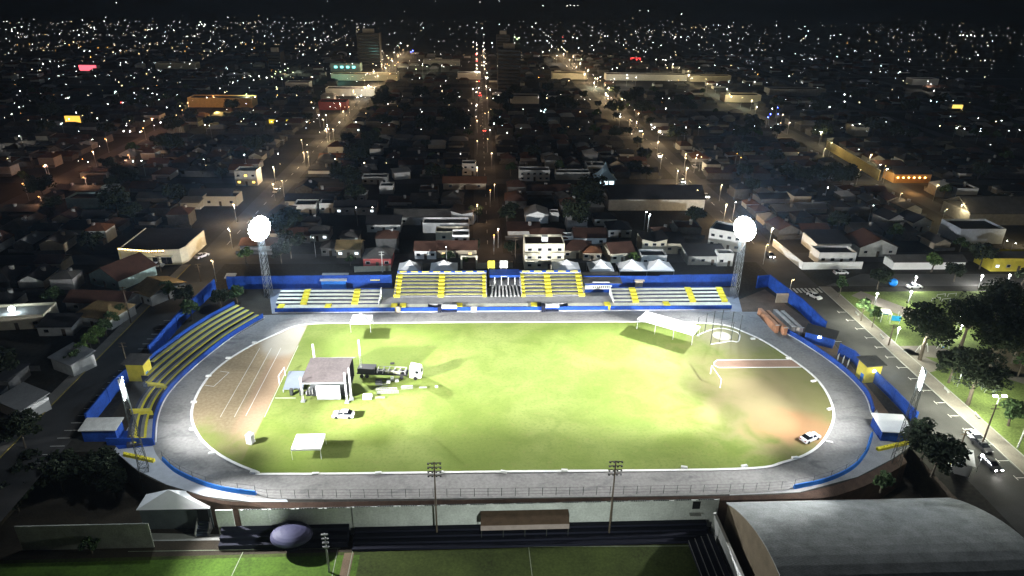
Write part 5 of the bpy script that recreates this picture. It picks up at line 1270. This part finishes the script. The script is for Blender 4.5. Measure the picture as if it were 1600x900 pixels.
# ---------------------------------------------------------------- street lamps and town lights
LE = {'w': emit('white_lamp_light',(1,.97,.90),42), 'c': emit('cool_lamp_light',(.80,.95,1),46), 'y': emit('warm_lamp_light',(1,.70,.30),17), 'o': emit('sodium_lamp_light',(1,.42,.08),15), 'r': emit('red_lamp_light',(1,.05,.04),40), 'b': emit('blue_lamp_light',(.06,.10,1),60), 'g': emit('greenish_lamp_light',(.80,1,.50),26)}
CN = {'w':'white','c':'cool white','y':'warm yellow','o':'orange','r':'red','b':'blue','g':'greenish'}
def lamp_proto():
    t = thing('street_lamp', 'l', 'street lamp')
    MB().tube((0,0,0),(0,0,7.6),.09,6,.06).build('pole', STEEL, t)
    q = MB(); q.tube((0,0,7.55),(0,-1.0,7.9),.05,5); q.build('arm', STEEL, t)
    q = MB()
    rings = [[(.34*math.cos(a_)*math.cos(2*PI*k/8), .34*math.cos(a_)*math.sin(2*PI*k/8), .26*math.sin(a_)) for k in range(8)] for a_ in (-1.4,-.7,0,.7,1.4)]
    for a_, b_ in zip(rings, rings[1:]): q.strip(a_, b_, True)
    q.face(*rings[0][::-1]); q.face(*rings[-1]); q.build('lamp_head', LE['w'], t).location = (0,-1,7.85)
    return t
LP = lamp_proto()
NL_ = [0]
def lamp(px, py, col='w', s=1., lab=None, z=7.9):
    p = at(px, py, z)
    p = Vector((p.x, p.y+1.0, 0))
    ci = max(0, min(9, int((p.x+497)/100)))
    row = 0 if p.y < 222 else 1+min(7, max(0, int((p.y-226)/100)))
    r_ = dup(LP, p, 0, lab or f'{CN[col]} street lamp {nrow[row]}, {ncol[ci]}', 'lit street lamps of the town', 1, {'lamp_head': LE[col]}); NL_[0] += 1
    [c for c in r_.children if c.name.startswith('lamp_head')][0].scale = (s*.6,)*3
    return p
KEY = """93 53 w 1.3;27 70 o 1.2;46 69 o 1.4;108 70 o 1.6;168 74 o 1.3;217 84 y 1.5;230 79 y 1.3;269 75 y 1.3;292 73 o 1.2;289 80 o 1.2;319 80 y 1.5;347 80 y 1.6;350 65 w 1.2;78 96 w 1;188 101 w 1;181 143 c .9;238 146 w .8;189 160 r .9;95 194 c 1;152 185 w .9;18 178 w .9;31 142 w .9;315 38 w 2.2;320 38 w 2;311 39 w 1.6;380 36 w 1.6;163 33 w 1.4;71 258 w .9;221 251 w .9;318 249 w .6;381 242 c .9;430 115 g 1.1;438 112 g 1.1;445 110 g 1;458 113 g 1;432 136 g 1.2;425 120 g 1;440 122 g .9;645 79 b 2.2;642 81 b 1.4;744 85 r 2;750 145 r 1.7;766 140 w 1.4;739 139 c 1.1;756 102 w 1.3;740 66 w 1.6;745 70 w 1.3;757 77 w 1.3;498 180 w 1.1;509 180 w 1.1;513 201 y 1;560 203 c 1.1;555 147 y 1;609 115 y 1.3;617 102 y 1.2;612 92 y 1.1;605 100 y 1.1;622 97 y 1;650 108 g 1.2;660 100 w 1.2;667 104 w 1;690 102 w 1.1;804 58 g 2.4;811 59 g 2.4;808 61 g 2;879 58 r 1.4;895 58 w 1.4;902 60 w 1.7;862 73 w 1.6;848 81 w 1.3;957 108 w 1.1;964 106 w 1;960 123 w 1.1;980 122 w 1.3;994 121 w 1.3;989 90 r 1.3;995 93 r 1.4;1025 93 w 1.3;1040 94 w 1.6;1055 58 w 1.6;1064 58 w 1.5;845 173 c 1;852 171 c 1.1;969 182 w 1.2;1072 199 w .9;1093 199 w .9;1164 200 c 1.2;1117 102 w 1.1;1060 125 o 1.2;1184 116 o 1.3;1296 167 w 1.2;1343 193 w .8;1495 200 w 1.5;1507 201 w .9;1532 205 w .8;1576 204 w .7;1593 203 w .7;1406 112 w 1.3;1269 93 w 1.5;1528 86 w 1.5;1500 55 w 2;1505 55 w 2;1511 56 w 2;1517 55 w 1.8;1523 56 w 1.6;1535 56 w 1.4;1215 168 b 1;1204 178 b 1.4;1200 183 b 1.2;1216 178 b 1.1;1294 293 w 1.0;1365 321 w .6;1010 331 c 1.0;1016 335 c 1.0;1150 316 w .8;1072 247 y 1.0;1088 247 y 1.1;1096 245 y .8;1158 246 o 1;1152 240 o .8;1376 257 w .7;1384 259 y .7;1297 60 w 1;556 324 w .6;582 324 w .6;1574 376 w .6;1587 380 w .6;489 371 w .5;697 386 w .45;277 190 w .9;320 195 w .8;327 196 w .7;119 176 w .8;925 71 w 1.3;1033 71 w 1.2;1500 40 w 1.2;886 9 w 2;891 8 w 2.4;897 9 w 2.2;903 8 w 2;848 9 w 1.6;1000 16 w 1.8;1013 17 w 1.8;1065 22 w 1.6;182 4 w 2.2;512 2 w 2;632 18 w 1.6;680 2 w 2;750 3 w 2;780 2 w 2"""
for e in KEY.split(';'):
    a = e.split(); lamp(float(a[0]), float(a[1]), a[2], float(a[3]))
# lit streets: lamps that really light the roads
GL = [0]
def glow(px, py, e, col, z=7): lamp_light('lamp_and_fill_glow', 'POINT', at(px,py,z), e, col, .35); GL[0] += 1
AM, WM_, GR_ = (1,.70,.38), (1,.92,.78), (.9,1,.7)
for px, py, e, c, k in [(520,205,2200,AM,'y'),(545,170,2600,AM,'y'),(480,240,1300,AM,'y'),(440,285,700,AM,'y'),(570,140,5000,WM_,'w'),(608,105,7000,AM,'y'),(930,125,12000,GR_,'g'),(948,150,3000,AM,'y'),(965,170,2600,AM,'w'),(985,190,2000,AM,'y'),(1005,212,2000,AM,'y'),(1035,245,1800,AM,'y'),(1060,270,1600,AM,'w'),(1090,300,1200,AM,'y'),(1200,385,900,AM,'y'),(1240,440,500,AM,'y'),(745,110,5000,WM_,'w'),(748,140,2600,AM,'w'),(758,180,1600,AM,'y'),(762,220,700,AM,'y'),(766,300,450,(1,.55,.3),'o'),(772,370,500,(1,.6,.35),'o'),(330,410,800,AM,'y'),(60,310,900,(1,.5,.28),'o'),(130,280,1400,(1,.5,.28),'o'),(200,245,1800,(1,.5,.28),'o'),(250,225,1500,(1,.6,.35),'o'),(280,195,2200,AM,'w'),(385,150,5000,GR_,'g'),(450,110,8000,GR_,'g'),(1120,135,5000,GR_,'w'),(1160,155,4000,GR_,'y'),(1220,195,2600,AM,'y'),(1290,235,2200,(1,.8,.4),'y'),(1345,268,1300,AM,'y'),(1410,305,700,AM,'y'),(1480,330,350,GR_,'y'),(660,105,6000,GR_,'g'),(980,120,5000,WM_,'w'),(870,90,7000,WM_,'w'),(1090,245,900,WM_,'w'),(1015,340,500,(.8,.95,1),'c'),(945,290,500,(.7,.9,1),'c'),(30,215,1200,WM_,'w'),(850,178,1200,(.7,.9,1),'c'),(1450,130,4000,WM_,'w')]:
    lamp(px, py-3, k, .8 if py > 150 else 1.1); glow(px, py, e, c)
for k in range(25):
    y = 236 + k*29
    for x, e, c, y1, every in ((-93,3000,AM,980,1),(105.7,3000,AM,980,1),(3.5,650,(1,.62,.35),980,1),(-198,1700,(1,.48,.26),540,1),(206,1500,(1,.80,.45),760,1)):
        if y < y1 and proj((x,y,0))[0] > -30 and proj((x,y,0))[0] < 1630: 
            xx = x + 3.8*(-1)**k
            lamp_light('lamp_and_fill_glow','POINT',(xx,y-.6,7.3), 2.1*e*(1+.6*math.sin(k*2.3))*(1 if y < 520 else 1.7), c, .3)
            u_, v_, _z = proj((xx,y-1,7.9)); lamp(u_, v_, 'o' if c[1] < .6 else ('y' if k % 3 else 'w'), .8 if y < 500 else 1.05)
# random city lights, nearest ones as single lamps, the far haze of lights as one mass
pts = []
r3 = random.Random(21)
def density(x, y):
    d = 1.0
    if y < 30: return .10 if x < 560 else 0
    if x < 560: d = 1.5 if y < 78 else .55
    elif x < 800: d = .55
    elif x < 1200: d = 1.05 if y < 82 else .4
    else: d = .75 if y < 95 else .35
    if y < 33 + 12*max(0,(x-780)/800): d *= .25
    if y > 130: d *= .38
    if y > 210: d *= .25
    return d
while len(pts) < 2100:
    x, y = r3.uniform(-5,1605), 25 + 235*r3.random()**1.45
    if r3.random() < density(x,y)/1.5: 
        p = at(x, y, 7.9)
        if r3.random() < .55:
            if r3.random() < .5: p.x = round((p.x-4)/100)*100 + 4 + r3.choice([-5,5])
            else: p.y = 226 + round((p.y-226)/100)*100 + r3.choice([-4,4])
        u_, v_, _z = proj(p)
        if -5 < u_ < 1605 and v_ > 22: pts.append((u_, v_))
pts.sort(key=lambda q: -q[1])
far = MB(); LEX = [LE['w'],LE['c'],LE['y'],LE['o'],emit('dim_white_light',(1,.97,.92),16),emit('dim_warm_light',(1,.75,.4),16)]
for i, (x, y) in enumerate(pts):
    c = r3.choices(['w','c','y','o'], [9,3,2.6,1.3 if y > 60 else .4])[0]
    if x < 560 and 62 < y < 95 and r3.random() < .3: c = 'o'
    s_ = r3.choice([.26,.3,.36,.42,.55,.95])*(1.0 if y > 70 else 1.15)
    if NL_[0] < 292: lamp(x, y, c, s_)
    else:
        p = at(x, y, 7.9); far.m = ['w','c','y','o'].index(c); k = .22*s_
        if r3.random() < .62: far.m = 5 if c in 'yo' else 4
        far.tube((p.x,p.y,p.z-k*.8),(p.x,p.y,p.z+k*.8),k,6)
tag(far.build('distant_lights', LEX), 'hundreds of tiny distant town lights below the horizon', 'lights', None, 'stuff')
for o in kids(LP): bpy.data.objects.remove(o, do_unlink=True)
bpy.data.objects.remove(LP, do_unlink=True)
# glaring lamp at the left edge house and small post lights
def postlamp(lab, px, py, h, e, col, r=.3, glowe=0, em='c', z0=0):
    p = at(px,py,h+z0); t = thing('lamp_post', lab, 'lamp', (p.x,p.y,z0))
    MB().tube((0,0,0),(0,0,h-.1),.08,6,.05).build('pole', STEEL, t)
    q = MB(); rings = [[(r*math.cos(a_)*math.cos(2*PI*k/10), r*math.cos(a_)*math.sin(2*PI*k/10), h+r*math.sin(a_)) for k in range(10)] for a_ in (-1.4,-.7,0,.7,1.4)]
    for a_, b_ in zip(rings, rings[1:]): q.strip(a_, b_, True)
    q.face(*rings[0][::-1]); q.face(*rings[-1]); q.build('globe', LE[em], t)
    if glowe: lamp_light('lamp_post_glow','POINT',(p.x,p.y-.1,h+z0-.7-r),glowe,col,.25)
postlamp('glaring white lamp before the white house at the left edge', 18,483,5,0,(1,1,1),.8,500,(.9,1,.95) and 'c')
PK = [(1432,433,'park lamp post at the kerb above the parking bays'),(1535,431,'park street lamp left of the pair'),(1578,430,'park street lamp right of the pair'),(1371,459,'small lamp globe by the park path corner'),(1424,456,'bright lamp globe in the middle of the bays lawn'),(1405,513,'low lamp globe by the play shelter'),(1503,582,'lamp globe glowing over the open lawn'),(1500,495,'bright lamp behind the park trees'),(1503,508,'lower lamp behind the park trees'),(1535,712,'lamp globe over the lower yard') ,(1436,610,None)]
for px, py, lab in PK[:10]:
    postlamp(lab, px, py, 4.2, 0, (1,1,1), .32, (3800 if py < 450 else 1500) if py < 520 else (300 if py < 700 else 60), 'w')
for px, py, e in [(p_[0],p_[1],p_[2]*12) for p_ in [(1405,470,420),(1460,470,260),(1470,600,420),(1530,620,480),(1545,655,420),(1350,480,320),(1480,650,380),(1560,590,300),(1440,530,180),(1390,540,200),(1330,475,260),(1360,520,200)]]:
    glow(px, py, e, (.98,1,.80), 6)  # added fill lights over the lawn; no lamp stands at these points
t0_ = at(1536,690); 
t = thing('lamp_post', 'tall park post with four white floodlight heads', 'lamp', (t0_.x,t0_.y,0))
zz = atY(1546,622,t0_.y).z; MB().tube((0,0,0),(0,0,zz),.12,7,.08).build('pole', STEEL, t)
for s_ in (-1,1):
    MB().tube((0,0,zz-.2),(s_*1.0,0,zz+.5),.06,5).build('arm', STEEL, t)
    MB().box(s_*1.0-.45,-.25,zz+.4,s_*1.0+.45,.25,zz+.62).build('lamp_head', LE['w'], t)
lamp_light('park_flood_glow','POINT',(t0_.x-1.5,t0_.y-1,zz-1.2),900,(.98,1,.86),.3)
# park ground
poly_sheet([(1290,447),(1345,447),(1600,447),(1600,428),(1345,428)], .014, mat('park_street',(.10,.098,.09),.9,.3,.2,4.), 'street')
LAWN = mat('park_grass',(.13,.18,.045),.95,.6,.15,2.)
pk = [at(1306,459),at(1345,450),at(1600,452),at(1760,560),at(1760,760),at(1600,760),at(1546,676)]
struct(tess([[Vector((116.6,196,0)),Vector((260,196,0)),Vector((260,70,0)),Vector((116.6,70,0))]], .018), 'park_grass', LAWN)
for px, name in [([(1330,462),(1345,455),(1460,497),(1450,510)],'park_path'),([(1390,541),(1460,540),(1600,585),(1600,600),(1470,560),(1395,552)],'park_path'),([(1400,548),(1420,545),(1480,575),(1440,585)],'park_path'),([(1520,555),(1560,540),(1600,545),(1600,590),(1530,585)],'bare_patch')]:
    poly_sheet(px, .03, PAVE if name == 'park_path' else mat('bare_soil',(.17,.14,.085),.95,.3,.3,3.), name)
for k, (px, py) in enumerate([(1462,470),(1470,464),(1478,471),(1487,463)]):
    p = at(px,py); t = thing('bay_hoop', 'thin white hoop rail on the lawn of the parking bays', 'railing', (p.x,p.y,0), .2, 'hoop rails on the park lawn'); q = MB(); q.tube((-1.6,0,0),(-1.6,0,1),.05,5); q.tube((1.6,0,0),(1.6,0,1),.05,5); q.tube((-1.6,0,1),(1.6,0,1),.05,5); q.build('rail', WHITE, t)
p = at(1394,447); t = thing('advertising_ball', 'large bright blue inflated ball by the park street', 'ball', (p.x,p.y,0)); q = MB()
rings = [[(1.4*math.cos(a_)*math.cos(2*PI*k/16),1.4*math.cos(a_)*math.sin(2*PI*k/16),1.4+1.4*math.sin(a_)) for k in range(16)] for a_ in [(-1.5+i*3/8) for i in range(9)]]
for a_, b_ in zip(rings, rings[1:]): q.strip(a_, b_, True)
q.build('ball', mat('bright_blue_vinyl',(.01,.22,.75),.5,.05), t, False, True); MB().tube((0,0,0),(0,0,.15),.8,12).build('base', NAVY, t)
lamp_light('ball_glow','POINT',(p.x-1.5,p.y-3.5,3.5),120,(.9,.97,1),.2)
p = at(1390,505); t = thing('play_shelter', 'white framed shelter with blue panels on the park lawn', 'shelter', (p.x,p.y,0), -.3)
for x in (-2.5,0,2.5):
    for y in (0,2.5): MB().tube((x,y,0),(x,y,3),.09,6).build('post', WHITE, t)
MB().box(-2.8,-.3,3.0,0,2.8,3.15).build('roof', WHITE, t); MB().box(.2,-.1,1.0,2.6,.02,2.6).build('blue_panel', mat('cyan_panel',(.02,.30,.55),.6,.1), t); MB().box(-2.4,2.4,1.6,-.2,2.48,2.9).build('blue_panel', MATS['cyan_panel'], t)
lamp_light('shelter_glow','POINT',(p.x-.5,p.y-2,4.5),260,(.9,.97,1),.2)
for px, py, lab in [(1473,545,'white swing frame under the leaning trunk tree'),(1440,550,'white slide frame beside the leaning trunk')]:
    p = at(px,py); t = thing('swing', lab, 'play equipment', (p.x,p.y,0), .4); q = MB()
    for x in (-1.5,1.5): q.tube((x,-.8,0),(x,0,2.4),.06,5); q.tube((x,.8,0),(x,0,2.4),.06,5)
    q.tube((-1.5,0,2.4),(1.5,0,2.4),.06,5); q.build('frame', WHITE, t); MB().box(-.4,-.2,.5,.4,.2,.58).build('seat', BLUE2, t)
for px, py, lab in [(1336,492,'park bench on the lawn edge, uppermost'),(1375,528,'park bench on the lawn edge beside the pavement lamp'),(1475,612,'park bench beside the avenue pavement below the black bush'),(1523,652,'park bench at the lower lawn edge')]:
    p = at(px,py); t = thing('park_bench', lab, 'bench', (p.x+.6,p.y,0), 1.45); MB().box(-.9,-.25,.42,.9,.25,.5).build('seat', DWHITE, t); MB().box(-.9,.22,.5,.9,.3,.95).build('backrest', DWHITE, t)
    for x in (-.8,.8): MB().box(x-.06,-.22,0,x+.06,.28,.42).build('leg', GREYW, t)
# wooden street poles
for px, py, ty, lab in [(205,505,448,'utility pole on the left street beside the tan roofed house'),(200,575,535,'utility pole on the left street beside the yellow tower'),(252,425,400,'utility pole in front of the yellow shop'),(314,440,412,'utility pole at the corner of the left street and the stands'),(598,425,393,'pale utility pole with crossarms before the red fronted house'),(805,412,370,'utility pole at the foot of the middle street'),(1532,700,632,'dark utility pole at the right avenue, before the park'),(1500,700,672,'short dark lamp pole on the right avenue'),(1590,700,625,'pale utility pole at the right edge'),(1388,540,507,'dark lamp post on the avenue pavement at the park')]:
    b = at(px,py); z = atY(px,ty,b.y).z; utility_pole(lab, b, max(4,z), 2, DWHITE if 'pale' in lab else WOOD, False, 1.8)
# garden wall behind the stands
wallthing('long low pale garden wall behind the officials box', [(745,420),(800,418)], 2.0, .25, BEIGE, 'garden_wall')
wallthing('cream garden wall of the red fronted house', [(555,425),(610,423)], 1.8, .25, CREAM, 'garden_wall')
p = at(733,419); t = thing('gateway', 'cream gateway frame behind the left upper stand', 'gate', (p.x,p.y,0))
for x in (-2.6,2.6): MB().box(x-.3,-.3,0,x+.3,.3,4.2).build('pillar', CREAM, t)
MB().box(-2.9,-.3,4.2,2.9,.3,4.7).build('beam', CREAM, t)
for pr_ in PROTO + [PARKT, PALM]:
    for o in kids(pr_): bpy.data.objects.remove(o, do_unlink=True)
    bpy.data.objects.remove(pr_, do_unlink=True)

# ---------------------------------------------------------------- night air, sky, moon
HAZE = 1
if HAZE:
    hz = MB().box(-3200,-60,PIT-1,3200,3600,160).build('haze', None); tag(hz, None, None, None, 'stuff')
    m = bpy.data.materials.new('night_haze'); m.use_nodes = True; nt = m.node_tree; nt.nodes.clear()
    v = nt.nodes.new('ShaderNodeVolumePrincipled'); o = nt.nodes.new('ShaderNodeOutputMaterial')
    v.inputs['Color'].default_value = (.72,.86,1,1); v.inputs['Density'].default_value = .000055; v.inputs['Anisotropy'].default_value = .25
    nt.links.new(v.outputs[0], o.inputs['Volume']); hz.data.materials.append(m)
W = bpy.data.worlds.new('World'); S.world = W; W.use_nodes = True
nt = W.node_tree; bg = nt.nodes['Background']
sky = nt.nodes.new('ShaderNodeTexSky'); sky.sky_type = 'NISHITA'; sky.sun_disc = False
EL, AZ = math.radians(4), math.radians(200)
sky.sun_elevation = EL; sky.sun_rotation = AZ
nt.links.new(sky.outputs[0], bg.inputs[0]); bg.inputs[1].default_value = .0024
sun = bpy.data.lights.new('moon', 'SUN'); sun.energy = .012; sun.angle = math.radians(.5); sun.color = (.8,.88,1)
so = bpy.data.objects.new('moon', sun); C.objects.link(so)
d = Vector((math.sin(AZ)*math.cos(math.radians(35)), math.cos(AZ)*math.cos(math.radians(35)), math.sin(math.radians(35))))
so.rotation_euler = (-d).to_track_quat('-Z','Y').to_euler()
vs = S.view_settings; vs.view_transform = 'Standard'; vs.look = 'None'; vs.exposure = 0; vs.gamma = 1
S.cycles.max_bounces = 4; S.cycles.diffuse_bounces = 2; S.cycles.glossy_bounces = 1; S.cycles.volume_bounces = 0
S.cycles.use_denoising = True
S.cycles.sample_clamp_indirect = 4
print('LAMPS', NL_[0], 'GLOWS', GL[0], 'HOUSES', len(spots), 'TREES', nt_)
